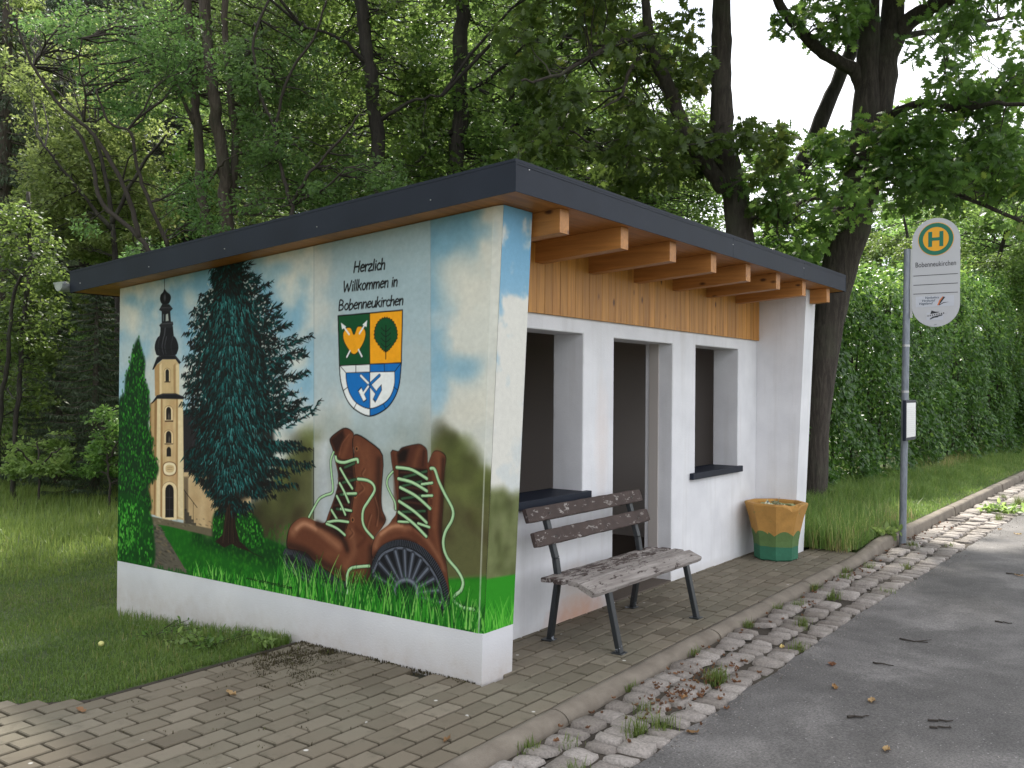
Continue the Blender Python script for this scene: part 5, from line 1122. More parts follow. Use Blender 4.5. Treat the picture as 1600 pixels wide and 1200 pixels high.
# ------------------------------------------------------------------ things lying about: twigs, dead leaves, a stone
rt = np.random.default_rng(3)
def rz(y): return ZG+0.004+0.026*np.clip((-1.2-y)/1.8, 0, 1)
TW = [((1400, 996), (1449, 1003), 'dark forked twig lying crosswise furthest out on the asphalt'), ((1363, 1033), (1395, 1039), 'thin curved twig lying on the asphalt before the gutter'), ((1326, 1119), (1360, 1118), 'short thick stick lying on the asphalt near the photo bottom'), ((1454, 1124), (1490, 1128), 'pale bent twig, upper one of a pair near the road edge'), ((1455, 1137), (1485, 1136), 'curved dark twig, lower one of a pair near the road edge'), ((1555, 970), (1580, 974), 'small dark twig at the right side of the road'), ((1570, 895), (1596, 898), 'tiny twig far up the asphalt beside fallen leaves')]
for a, b_, lab in TW:
    A_, B_ = on(*a, 2, ZG+0.024), on(*b_, 2, ZG+0.024)
    for P_ in (A_, B_): P_[2] = rz(P_[1])+0.006
    pts = [A_+(B_-A_)*k+np.array((rt.normal(0, 0.008), rt.normal(0, 0.008), 0.002)) for k in np.linspace(0, 1, 6)]
    m_ = MB().tube(pts, np.linspace(0.008 if 'thick' in lab else 0.006, 0.003, 6), 6)
    if 'forked' in lab: m_.tube([pts[3], pts[3]+np.array((0.05, -0.06, 0.006)), pts[3]+np.array((0.12, -0.08, 0.0))], [0.004, 0.003, 0.002], 6)
    tag(m_.build('twig', MAT['twig_bark']), lab, 'twig', 'twigs fallen on the road')
def curled_leaf(c, L, wd, a, seed):
    r = np.random.default_rng(seed); V = []; n_ = 7
    for i in range(n_):
        s_ = i/(n_-1); w_ = wd*math.sin(math.pi*min(max(s_, 0.04), 0.97))**0.7*(1+0.25*r.normal()*(i % 2))
        for k in (-1, 0, 1):
            x_, y_ = (s_-0.5)*L, k*w_/2; zz_ = 0.004+0.014*abs(k)*r.random()+0.012*(s_-0.5)**2*4*r.random()
            V.append((c[0]+x_*math.cos(a)-y_*math.sin(a), c[1]+x_*math.sin(a)+y_*math.cos(a), c[2]+zz_))
    F = [[i*3+k, i*3+k+1, i*3+3+k+1, i*3+3+k] for i in range(n_-1) for k in range(2)]
    return np.array(V), np.array(F)
LV = [((1300, 1040), 'orange brown dead leaf on the asphalt by the gutter edge'), ((1305, 1077), 'curled tan leaf on the asphalt below the orange brown one'), ((1362, 1099), 'small yellow leaf on the open asphalt'), ((1385, 1177), 'pale dry leaf on the asphalt at the bottom'), ((1222, 1013), 'long yellow leaf lying on the gutter setts'), ((1069, 1091), 'light tan leaf on a sett among brown litter'), ((1592, 902), 'whitish dry leaf on the asphalt at the right edge'), ((1562, 828), 'pale leaf on the road beyond the sign pole'), ((1082, 1146), 'reddish leaf at the broken asphalt edge'), ((698, 1158), 'red brown leaf on the paving beside the kerb'), ((127, 1112), 'small orange leaf on the paving next to the lawn edge'), ((361, 1085), 'narrow yellow leaf on the paving before the lawn corner'), ((1590, 836), 'second pale leaf on the road beyond the sign pole')]
for k, (p_, lab) in enumerate(LV):
    zz0 = 0.001 if p_[0] < 1000 else ZG+0.006
    c_ = on(*p_, 2, zz0); 
    if p_[0] > 1100 and 'sett' not in lab: c_[2] = rz(c_[1])+0.001
    V, F = curled_leaf(c_, rt.uniform(0.05, 0.085), rt.uniform(0.025, 0.045), rt.uniform(0, 6.28), k)
    shade_ = {'yel': 1.0, 'pal': 0.98, 'whi': 1.0, 'ora': 0.6, 'red': 0.25}.get(next((w_[:3] for w_ in lab.split() if w_[:3] in ('yel', 'pal', 'whi', 'ora', 'red')), ''), 0.8)
    tag(MB().add(V, F, shade_).build('fallen_leaf', MAT['dead_leaf']), lab, 'leaf', 'single leaves fallen on road and paving')
lm = MB()
for k in range(260):
    if k < 130: p_ = np.array((rt.normal(0.75, 0.28), rt.normal(-0.93, 0.09)))
    else: x_ = rt.uniform(-1.5, 9); p_ = np.array((x_, float(kerb_y(x_))-KW-abs(rt.normal(0, 0.14))))
    if p_[1] > kerb_y(p_[0])-KW-0.01 or p_[1] < sett_y1(p_[0])-0.05: continue
    s_ = rt.uniform(0.012, 0.038); V, F = curled_leaf((p_[0], p_[1], ZG+rt.uniform(0.0, 0.014)), s_, s_*0.6, rt.uniform(0, 6.28), 1000+k); lm.add(V, F, rt.uniform(0, 0.6))
gm_ = MB(); 
for k in range(2600):
    x_ = rt.uniform(-1.5, 10); e_ = rt.random() < 0.6; y_ = float(sett_y1(x_))-abs(rt.normal(0, 0.10 if e_ else 0.9)); s_ = rt.uniform(0.0015, 0.0045)*(1.0 if e_ else 0.8)
    if y_ < -2.9: continue
    c_ = np.array((x_, y_, rz(y_)+0.0005)); d_ = rt.normal(size=(4, 3))*s_; d_[:, 2] = np.abs(d_[:, 2]); gm_.add(c_+d_, [[0, 1, 2], [0, 2, 3], [0, 3, 1], [1, 3, 2]], rt.random())
tag(gm_.build('road_grit', MAT['granite_sett']), 'loose grit scattered along the asphalt edge', 'grit', kind='stuff')
tag(lm.build('leaf_litter', MAT['dead_leaf']), 'brown leaf litter caught between the granite gutter setts', 'leaf litter', kind='stuff')
ap = on(158, 1012, 2, -0.06); m_ = MB(); pr = [(0.0, -0.012)]+[(0.019*math.sin(a), -0.017*math.cos(a)+0.002) for a in np.linspace(0.3, math.pi-0.25, 9)]+[(0.0, 0.021)]
mat('apple_skin', lin(196, 192, 120), 0.5); m_.lathe(pr, (ap[0], ap[1], float(hz(ap[0], ap[1]))+0.045), 16); tag(m_.build('fallen_apple', MAT['apple_skin'], None, True), 'small pale yellow windfall apple lying in the lawn', 'apple')

# ------------------------------------------------------------------ leaves, blades, trees
def leaf_shape(kind):
    if kind == 'oval':
        V = [(0, 0, 0), (-.28, .38, .07), (-.20, .75, .05), (0, 1, -.03), (.20, .75, .05), (.28, .38, .07), (0, .38, 0), (0, .75, 0)]
        F = [[0, 6, 1, 1], [6, 7, 2, 1], [7, 3, 2, 2], [0, 5, 6, 6], [5, 4, 7, 6], [4, 3, 7, 7]]
        F3 = [[0, 6, 1], [6, 7, 2], [6, 2, 1], [7, 3, 2], [0, 5, 6], [5, 4, 7], [5, 7, 6], [4, 3, 7]]
        return np.array(V, float), np.array(F3)
    if kind == 'small':
        return np.array([(0, 0, 0), (-.27, .5, .06), (0, 1, 0), (.27, .5, .06)], float), np.array([[0, 2, 1], [0, 3, 2]])
    if kind == 'hedge':
        V = [(0, 0, 0), (-.30, .30, .06), (-.24, .68, .05), (0, 1, -.08), (.24, .68, .05), (.30, .30, .06), (0, .5, 0)]
        return np.array(V, float), np.array([[0, 6, 1], [1, 6, 2], [2, 6, 3], [0, 5, 6], [5, 4, 6], [4, 3, 6]])
    if kind == 'oak':                      # lobed red-oak leaf
        out = [(0.03, 0.0), (0.05, .10), (.20, .20), (.10, .30), (.33, .44), (.13, .50), (.36, .66), (.12, .70), (.22, .88), (.06, .88), (0, 1.0)]
        mid = [(0, 0), (0, .06), (0, .14), (0, .24), (0, .34), (0, .44), (0, .54), (0, .64), (0, .76), (0, .84), (0, 1.0)]
        V, F = [], []
        for sgn in (-1, 1):
            k0 = len(V); V += [(sgn*x, y, .10*x-0.10*y*y) for x, y in out]; V += [(x, y, -0.10*y*y) for x, y in mid]; n = len(out)
            for i in range(n-1):
                a, b_, c, d = k0+n+i, k0+n+i+1, k0+i+1, k0+i
                F += [[a, b_, c], [a, c, d]] if sgn < 0 else [[a, c, b_], [a, d, c]]
        return np.array(V, float), np.array(F)
    if kind == 'needle':
        return np.array([(-.05, 0, 0), (.05, 0, 0), (.06, .55, -.04), (-.06, .55, -.04), (0, 1, -.14)], float), np.array([[0, 1, 2], [0, 2, 3], [3, 2, 4]])
def scatter(P, D, Nrm, size, kind, var):
    """leaves of one kind: positions P, axis D, face normal Nrm, size (n,), var (n,)"""
    TV, TF = leaf_shape(kind); n = len(P)
    D = D/(np.linalg.norm(D, axis=1)[:, None]+1e-9); X = np.cross(D, Nrm); X /= np.linalg.norm(X, axis=1)[:, None]+1e-9; Z = np.cross(X, D)
    V = P[:, None]+size[:, None, None]*(TV[None, :, :1]*X[:, None]+TV[None, :, 1:2]*D[:, None]+TV[None, :, 2:]*Z[:, None])
    F = TF[None]+(np.arange(n)*len(TV))[:, None, None]
    return V.reshape(-1, 3), F.reshape(-1, TF.shape[1]), np.repeat(var, len(TV))
def leafage(rg, C, R, n, size, kind='oval', flat=0.55, droop=0.25, sq=0.7):
    """n leaves in each blob (centres C, radii R): denser to the shell, leaf faces mostly to the sky"""
    C = np.atleast_2d(C); R = np.broadcast_to(R, (len(C),)); i = np.repeat(np.arange(len(C)), n) if np.isscalar(n) else np.repeat(np.arange(len(C)), n)
    m = len(i); U = rg.normal(size=(m, 3)); U /= np.linalg.norm(U, axis=1)[:, None]; rr = rg.random(m)**0.45
    sub = rg.normal(size=(len(C), 9, 3)); sub /= np.linalg.norm(sub, axis=2)[:, :, None]; s_ = sub[i, rg.integers(0, 9, m)]*0.62
    off = np.where(rg.random(m)[:, None] < 0.7, s_+U*rr[:, None]*0.42, U*rr[:, None]); off[:, 2] *= sq
    P = C[i]+off*R[i][:, None]
    D = off*0.6+rg.normal(size=(m, 3))*0.7; D[:, 2] = D[:, 2]*0.6-droop
    Nn = rg.normal(size=(m, 3))*(1-flat); Nn[:, 2] += flat*1.3
    sz = size*rg.uniform(0.6, 1.25, m); var = np.clip(rg.normal(0.42, 0.2, m)+0.12*rg.normal(size=len(C))[i], 0, 1)
    return scatter(P, D, Nn, sz, kind, var)
def bez(a, b_, sag, n=6, rg=None, wob=0.0):
    a, b_ = np.asarray(a, float), np.asarray(b_, float); t = np.linspace(0, 1, n)[:, None]
    m = (a+b_)/2+np.array((0, 0, sag)); P = (1-t)**2*a+2*t*(1-t)*m+t*t*b_
    if rg is not None: P[1:-1] += rg.normal(size=(n-2, 3))*wob
    return P
def limb(mb, pts, r0, r1, rg, sides=8, k=4, wob=0.0):
    P = smooth_path(np.asarray(pts, float), k); n = len(P); R = np.linspace(r0, r1, n)*(1+rg.normal(size=n)*0.035)
    P[1:-1] += rg.normal(size=(n-2, 3))*wob; mb.tube(P, R, sides); return P
def twigs(mb, rg, nodes, C, r=0.02, sub=3, Rb=None):
    """branches from the nearest limb point to every foliage centre, with side twigs"""
    nodes = np.asarray(nodes)
    for k, c in enumerate(np.atleast_2d(C)):
        d = np.linalg.norm(nodes-c, axis=1)+0.35*np.clip(nodes[:, 2]-c[2], 0, None); a = nodes[np.argmin(d)]
        L = np.linalg.norm(c-a); P = bez(a, c, rg.uniform(-0.05, 0.16)*L, 6, rg, 0.03*L); rr = r*(0.5+0.35*L)
        mb.tube(P, np.linspace(rr, rr*0.3, 6), 5, cap=False)
        for _ in range(sub):
            q = P[rg.integers(2, 6)]; e = c+rg.normal(size=3)*(0.5 if Rb is None else Rb[k]*0.55); mb.tube(bez(q, e, 0.03, 4, rg, 0.02), np.linspace(rr*0.4, rr*0.12, 4), 4, cap=False)
def crown(name, parts, material, parent, local=False):
    V, F, A = [], [], []; n = 0
    for v_, f_, a_ in parts: V.append(v_); F.append(f_+n); A.append(a_); n += len(v_)
    return obj(name, mesh_np(name, np.vstack(V), np.vstack(F), attr=np.concatenate(A)), material, parent)
def px_blobs(rg, rects, dmin, dmax):
    """foliage centres: rects = (x0, y0, x1, y1, count, radius)"""
    C, R = [], []
    for x0, y0, x1, y1, n, r in rects:
        for _ in range(n): C.append(at(rg.uniform(x0, x1), rg.uniform(y0, y1), rg.uniform(dmin, dmax))); R.append(r*rg.uniform(0.7, 1.2))
    return np.array(C), np.array(R)
def trunk_px(stem, d0, d1=None, ground=True):
    """stem: photo pixels (x, y) from the bottom up; depth runs from d0 to d1"""
    d1 = d1 or d0; P = [at(x, y, d0+(d1-d0)*i/max(len(stem)-1, 1)) for i, (x, y) in enumerate(stem)]
    if ground:
        p = P[0]; z = float(hz(p[0], p[1])); P = [np.array((p[0]+0.03, p[1], z-0.25))]+P if p[2] > z+0.3 else P
    return P
def nearest_base(P): return (P[0][0], P[0][1], float(hz(P[0][0], P[0][1])))

def high_blobs(rg, base, zlo, zhi, rad, n, r):
    """unseen wide upper crown added for its shade, above the picture's top edge"""
    C = []
    for _ in range(n*8):
        a, q, z = rg.uniform(0, 6.283), rad*math.sqrt(rg.random()), rg.uniform(zlo, zhi); p = np.array((base[0]+q*math.cos(a), base[1]+q*math.sin(a), z)); d = p-CAM['c']
        f_ = d@EF
        if len(C) < n and (f_ < 1 or 600-CAM['f']*(d@EY)/f_ < -150 or abs(d@EX)/f_*CAM['f'] > 1150): C.append(p)
    return np.array(C), r*rg.uniform(.8, 1.2, len(C))
# ---- the big oak with two stems behind the far end of the shelter
rg = np.random.default_rng(101); DO = 12.9
base = nearest_base(trunk_px([(1278, 770)], DO))
oak = thing('oak_tree', 'stout oak with dark forked trunk rising behind the far end of the bus shelter', 'tree', base)
tk = MB(); nodes = []
def L_(pts, r0, r1, wob=0.006): 
    P = limb(tk, pts, r0, r1, rg, 12, 5, wob); nodes.extend(P); return P
pxr = lambda w_, d: w_/2*d/CAM['f']
stem = trunk_px([(1270, 790), (1276, 640), (1296, 500), (1316, 400), (1340, 300)], DO); P = smooth_path(stem, 5)
rads = np.interp(np.linspace(0, 1, len(P)), [0, 0.18, 0.5, 0.75, 0.85, 1], [pxr(46, DO), pxr(42, DO), pxr(46, DO), pxr(58, DO), pxr(64, DO), pxr(56, DO)]); tk.tube(P, rads*(1+rg.normal(size=len(P))*0.03), 16); nodes.extend(P)
L_([at(1340, 305, DO), at(1352, 200, DO-.05), at(1356, 110, DO-.05), at(1358, 0, DO-.1), at(1352, -160, DO-.2), at(1345, -420, DO-.4)], pxr(50, DO), pxr(16, DO))
L_([at(1344, 300, DO), at(1366, 190, DO), at(1382, 100, DO), at(1396, 10, DO), at(1402, -150, DO+.2), at(1430, -420, DO+.5)], pxr(56, DO), pxr(18, DO))
L_([at(1352, 150, DO), at(1338, 112, DO-.05), at(1318, 100, DO-.1), at(1280, 78, DO-.3), at(1244, 40, DO-.5), at(1212, -6, DO-.7), at(1175, -100, DO-1.0), at(1150, -200, DO-1.3)], pxr(25, DO), pxr(9, DO))
L_([at(1384, 90, DO), at(1412, 42, DO-.1), at(1450, 14, DO-.3), at(1492, -6, DO-.6), at(1580, -50, DO-1.0), at(1680, -110, DO-1.4)], pxr(33, DO), pxr(9, DO))
L_([at(1352, 270, DO), at(1395, 280, DO-.5), at(1450, 287, DO-.9), at(1525, 316, DO-1.4), at(1600, 348, DO-1.8), at(1680, 380, DO-2.2)], pxr(10, DO), 0.015)
L_([at(1330, 320, DO), at(1290, 308, DO-.4), at(1250, 318, DO-.6), at(1215, 345, DO-.9)], 0.035, 0.014)
L_([at(1405, 60, DO), at(1435, 52, DO+.4), at(1500, 42, DO+.9), at(1600, 20, DO+1.4), at(1700, 0, DO+2)], 0.05, 0.016)
L_([at(1392, 180, DO), at(1440, 160, DO-.7), at(1500, 170, DO-1.3), at(1560, 160, DO-1.8), at(1640, 170, DO-2.4)], 0.06, 0.016)
oak_rects = [(1400, 150, 1600, 290, 26, .42), (1480, 60, 1640, 160, 14, .42), (1330, 200, 1440, 300, 10, .34), (1150, 215, 1330, 330, 17, .34), (1420, -60, 1640, 60, 16, .45), (1190, 330, 1290, 380, 5, .3), (1390, 270, 1500, 330, 7, .32), (1250, -40, 1345, 40, 6, .36),
             (1480, 200, 1680, 330, 16, .45), (1150, -260, 1700, -60, 60, .6), (1200, 20, 1330, 62, 3, .26), (1000, -300, 1300, -80, 34, .6), (1180, 300, 1260, 420, 6, .34)]
C, R = px_blobs(rg, oak_rects, DO-2.0, DO+0.9); C2, R2 = high_blobs(rg, base, 6.5, 12, 6.2, 130, .75); twigs(tk, rg, nodes, np.vstack([C, C2]), 0.014, 2, np.concatenate([R, R2]))
obj('trunk', tk.mesh('trunk', True), MAT['oak_bark'], oak)
crown('crown', [leafage(rg, C, R, 80, 0.145, 'oak', 0.45, 0.35), leafage(rg, C2, R2, 110, 0.17, 'oval', 0.5, 0.3)], MAT['oak_leaf'], oak)
# ---- the second oak, left of it
rg = np.random.default_rng(102); D2 = 12.2
oak2 = thing('oak_tree', 'straight oak trunk with a crooked left limb standing behind the middle of the shelter roof', 'tree', nearest_base(trunk_px([(1158, 520)], D2)))
tk = MB(); nodes = []
L_(trunk_px([(1158, 520), (1156, 375), (1147, 292), (1131, 235), (1127, 170), (1127, 80), (1128, 0), (1130, -180), (1120, -420)], D2), pxr(50, D2), pxr(22, D2), 0.004)
L_([at(1132, 300, D2), at(1108, 262, D2-.1), at(1076, 217, D2-.3), at(1049, 142, D2-.5), at(1028, 100, D2-.6), at(1015, 56, D2-.7), at(1008, 0, D2-.8), at(985, -120, D2-1.0)], pxr(27, D2), pxr(11, D2), 0.012)
L_([at(1112, 250, D2-.1), at(1064, 253, D2-.4), at(1010, 248, D2-.7), at(958, 240, D2-1.0), at(928, 226, D2-1.2), at(880, 196, D2-1.4)], pxr(8, D2), 0.010, 0.01)
L_([at(1012, 54, D2-.7), at(970, 62, D2-1.0), at(920, 90, D2-1.3), at(860, 120, D2-1.6), at(815, 126, D2-1.9)], pxr(9, D2), 0.012, 0.012)
L_([at(1016, 70, D2-.6), at(985, 110, D2-.9), at(970, 150, D2-1.0), at(940, 170, D2-1.2)], 0.03, 0.010)
L_([at(1165, 350, D2), at(1185, 334, D2+.3), at(1210, 338, D2+.5), at(1240, 325, D2+.8)], 0.09, 0.05)
L_([at(1145, 240, D2), at(1165, 222, D2-.3), at(1215, 226, D2-.6)], 0.03, 0.012)
C, R = px_blobs(rg, [(860, 150, 1010, 260, 15, .34), (930, 30, 1100, 130, 15, .34), (1040, 160, 1115, 250, 8, .3), (1150, 200, 1220, 300, 5, .26), (820, 90, 920, 190, 9, .34), (800, -60, 1000, 60, 16, .4), (1150, 310, 1230, 370, 3, .26), (850, -300, 1100, -60, 34, .55), (930, 250, 1090, 310, 9, .3), (800, 190, 880, 250, 4, .3)], D2-2.0, D2+0.6); C2, R2 = high_blobs(rg, nodes[0], 6.5, 12, 5.0, 80, .75)
twigs(tk, rg, nodes, np.vstack([C, C2]), 0.014, 2, np.concatenate([R, R2])); obj('trunk', tk.mesh('trunk', True), MAT['oak_bark'], oak2)
crown('crown', [leafage(rg, C, R, 75, 0.14, 'oak', 0.45, 0.35), leafage(rg, C2, R2, 110, 0.17, 'oval', 0.5, 0.3)], MAT['oak_leaf'], oak2)
# ---- a slender leaning stem between the two oaks
rg = np.random.default_rng(103); D3 = 14.5
lean = thing('leaning_tree', 'slender grey leaning trunk seen between the two dark oak trunks', 'tree', nearest_base(trunk_px([(1200, 470)], D3)))
tk = MB(); nodes = []
L_(trunk_px([(1200, 480), (1206, 364), (1226, 310), (1262, 235), (1300, 150), (1336, 62), (1350, 0), (1375, -120)], D3), pxr(34, D3), pxr(16, D3), 0.01)
C, R = px_blobs(rg, [(1210, 250, 1320, 340, 7, .34), (1330, -200, 1430, -60, 10, .5), (1180, 300, 1260, 380, 5, .32)], D3-.7, D3+.8); twigs(tk, rg, nodes, C, 0.014, 2, R)
obj('trunk', tk.mesh('trunk', True), MAT['alder_bark'], lean); crown('crown', [leafage(rg, C, R, 110, 0.11, 'oval')], MAT['alder_leaf'], lean)

# ---- trees standing close behind the shelter
def mid_tree(seed, label, D, stems, rects, per, size, kind='oval', leafm='alder_leaf', barkm='alder_bark', cat='tree', name='alder_tree', dr=1.3, tw=0.014, hi=0, wob=0.012, flat=0.5):
    rg = np.random.default_rng(seed); tk = MB(); nd = []
    P0 = trunk_px(stems[0][0], D); o = thing(name, label, cat, nearest_base(P0))
    for i, (st, w0, w1) in enumerate(stems):
        P_ = P0 if i == 0 else trunk_px(st, D, D-0.5, ground=False)
        nd.extend(limb(tk, P_, pxr(w0, D), pxr(w1, D), rg, 10, 5, wob))
    C, R = px_blobs(rg, rects, D-dr*0.35, D+dr*1.5)
    if hi: C2, R2 = high_blobs(rg, nd[0], 6, 11, 4.2, hi, .7); C = np.vstack([C, C2]); R = np.concatenate([R, R2])
    twigs(tk, rg, nd, C, tw, 3, R)
    obj('trunk', tk.mesh('trunk', True), MAT[barkm], o); crown('crown', [leafage(rg, C, R, per, size, kind, flat)], MAT[leafm], o); return o
mid_tree(201, 'dark upright tree trunk in the middle of the photo behind the roof slope', 13.0, [([(596, 420), (592, 300), (590, 210), (580, 130), (570, 50), (562, -20), (550, -160), (545, -400)], 24, 18), ([(592, 190), (640, 160), (690, 150)], 7, 3), ([(580, 110), (530, 60), (470, 40)], 8, 3)],
         [(480, 120, 700, 300, 46, .42), (440, -20, 700, 120, 40, .45), (420, -280, 720, -40, 44, .65)], 130, 0.085, hi=26)
mid_tree(202, 'dark straight trunk directly behind the front roof corner, short branch to the left', 13.4, [([(712, 420), (712, 250), (718, 190), (719, 100), (722, 0), (722, -160), (726, -400)], 27, 20), ([(712, 205), (690, 212), (664, 240), (648, 254)], 9, 4), ([(722, 150), (780, 110), (830, 60)], 8, 3)],
         [(640, 150, 860, 280, 44, .4), (660, -20, 860, 150, 40, .45), (650, -280, 880, -40, 40, .65)], 130, 0.085, hi=26)
mid_tree(203, 'twin pale grey trunks behind the roof, left one slimmer with bends', 13.2, [([(322, 470), (321, 360), (315, 300), (308, 200), (303, 130), (296, 40), (286, -80), (280, -260)], 17, 12), ([(358, 470), (354, 350), (350, 270), (340, 190), (332, 130), (322, 30), (318, -200)], 22, 16), ([(362, 330), (368, 220), (360, 150), (352, 60), (356, -100)], 13, 9), ([(304, 195), (284, 150), (258, 90)], 8, 3), ([(356, 340), (382, 326), (400, 310)], 8, 3), ([(318, 300), (336, 270), (352, 250)], 6, 3)],
         [(200, -20, 480, 130, 52, .45), (330, 120, 520, 230, 36, .42), (220, 60, 330, 150, 14, .4), (380, 220, 520, 350, 22, .4), (180, -300, 480, -40, 44, .65)], 190, 0.062, 'small', 'rowan_leaf', 'spruce_bark', name='rowan_tree', hi=18)
mid_tree(204, 'thin curved dark stems leaning far to the left out of the roof edge', 11.8, [([(245, 440), (232, 395), (212, 365), (170, 330), (152, 300), (146, 262), (128, 218), (112, 198)], 9, 5), ([(218, 372), (205, 320), (188, 280), (160, 230), (135, 198), (100, 172), (76, 140), (50, 100), (30, 50), (26, 30)], 8, 3), ([(262, 385), (240, 330), (214, 262), (205, 210), (170, 190), (150, 140)], 7, 3), ([(132, 190), (134, 150), (124, 110), (128, 60)], 4, 2), ([(190, 285), (200, 250), (215, 235)], 3, 2), ([(52, 104), (70, 70), (66, 50)], 3, 2)],
         [(120, 20, 330, 130, 30, .34), (150, 130, 290, 190, 10, .3), (30, 0, 140, 60, 7, .3), (250, 280, 340, 380, 8, .3), (120, 340, 240, 420, 8, .28)], 150, 0.062, 'small', 'rowan_leaf', 'twig_bark', name='rowan_tree', dr=0.9, wob=0.006)
mid_tree(205, 'thin forked dark stem with fanned branches behind the middle of the long roof edge', 11.5, [([(456, 380), (454, 318), (448, 300), (434, 240), (426, 190), (404, 140), (398, 60), (420, 0)], 7, 4), ([(456, 318), (478, 280), (520, 230), (560, 180)], 6, 3), ([(430, 200), (450, 120), (490, 60), (510, 0)], 5, 3), ([(454, 316), (500, 300), (540, 262)], 4, 2)],
         [(380, 190, 560, 320, 30, .32), (360, 60, 520, 190, 22, .32), (520, 240, 640, 300, 10, .3)], 150, 0.068, 'small', 'rowan_leaf', 'twig_bark', name='rowan_tree', dr=0.9, wob=0.008)
mid_tree(206, 'leafy multi stemmed tree with slanting grey limbs behind the front fascia', 16.0, [([(800, 420), (790, 250), (850, 110), (910, 30), (960, -40)], 14, 8), ([(780, 300), (800, 150), (880, -10)], 10, 6), ([(760, 300), (830, 180), (900, 100), (980, 60)], 8, 5)],
         [(740, 120, 1000, 300, 50, .5), (760, -40, 960, 120, 34, .5), (960, 180, 1110, 330, 26, .45), (1000, 240, 1130, 370, 20, .45), (880, -40, 1060, 100, 24, .5)], 170, 0.085, name='willow_tree')
mid_tree(207, 'bright sunlit bushy tree behind the left roof end', 19.0, [([(185, 520), (180, 400), (170, 300), (150, 220)], 12, 5), ([(175, 350), (220, 260), (260, 210)], 7, 3), ([(175, 360), (110, 280), (70, 230)], 7, 3)],
         [(50, 195, 250, 300, 40, .5), (40, 290, 260, 370, 30, .5), (110, 360, 220, 420, 10, .4), (40, 40, 170, 190, 18, .5)], 190, 0.10, 'small', 'bright_leaf', name='maple_tree', dr=1.0)
# undergrowth and thin trunks at the left edge
mid_tree(208, 'slim twin dark trunks at the left edge of the photo above the meadow', 15.5, [([(22, 730), (28, 620), (34, 540), (40, 470), (46, 420), (44, 300)], 8, 6), ([(-6, 740), (0, 640), (12, 560), (20, 470), (34, 430)], 9, 4), ([(40, 470), (30, 440), (10, 420)], 4, 2)],
         [(0, 400, 90, 520, 26, .34), (-30, 500, 90, 640, 26, .34), (-20, 320, 80, 420, 14, .36)], 120, 0.085, 'oval', 'alder_leaf')
mid_tree(209, 'small bright green shrub at the wood edge left of the mural', 15.0, [([(62, 745), (60, 715), (58, 690)], 4, 2), ([(60, 735), (80, 710), (96, 700)], 3, 2), ([(60, 735), (38, 712), (26, 700)], 3, 2)],
         [(22, 682, 100, 738, 22, .2)], 130, 0.075, 'oval', 'bright_leaf', 'twig_bark', 'shrub', 'leafy_shrub', 0.35, 0.008)
mid_tree(210, 'low leafy bush close behind the left end of the mural wall', 14.5, [([(170, 740), (166, 700), (160, 670)], 4, 2), ([(168, 720), (186, 690), (200, 660)], 3, 2)],
         [(120, 690, 260, 745, 20, .22), (150, 640, 260, 700, 12, .22)], 120, 0.07, 'oval', 'alder_leaf', 'twig_bark', 'shrub', 'leafy_shrub', 0.4, 0.008)

# ---- spruces: one grown tree, copied
def make_spruce(seed, H, low=0.1, spread=2.6, nb=150, per=120):
    rg = np.random.default_rng(seed); tk = MB(); tk.tube([(0, 0, -0.6), (0.02, 0.01, H*0.5), (0, 0, H)], [0.20, 0.12, 0.02], 10); P, D, Nn, S = [], [], [], []
    for k in range(nb):
        h = H*(low+(1-low)*(k+rg.random())/nb); L = spread*(1-(h/H))**0.75*rg.uniform(0.75, 1.1)+0.15; a = k*2.39996+rg.normal(0, 0.3)
        d = np.array((math.cos(a), math.sin(a), 0)); t = np.linspace(0, 1, 7)
        B_ = np.array([(0, 0, h)])+t[:, None]*d*L+np.stack([0*t, 0*t, -0.30*L*t*(1.2-t*0.75)+0.05*L*t**3], 1)
        tk.tube(B_, np.linspace(0.028, 0.005, 7), 4, cap=False); m_ = int(per*(0.35+L/spread)); q = rg.random(m_)**0.7; p = np.stack([np.interp(q, t, B_[:, i]) for i in range(3)], 1)
        side = np.array((-d[1], d[0], 0)); w_ = rg.normal(size=m_)*0.20*L*(1.05-q); p += w_[:, None]*side+np.abs(w_)[:, None]*np.array((0, 0, -0.35)); P.append(p)
        D.append(d*0.5+np.sign(w_)[:, None]*side*0.5+rg.normal(size=(m_, 3))*0.25+np.array((0, 0, -0.75))); Nn.append(rg.normal(size=(m_, 3))+np.array((0, 0, 0.4))); S.append(rg.uniform(0.09, 0.21, m_))
    P = np.vstack(P); v_ = scatter(P, np.vstack(D), np.vstack(Nn), np.concatenate(S), 'needle', np.clip(rg.normal(0.4, 0.22, len(P)), 0, 1))
    return tk.mesh('trunk', True), mesh_np('crown', v_[0], v_[1], attr=v_[2])
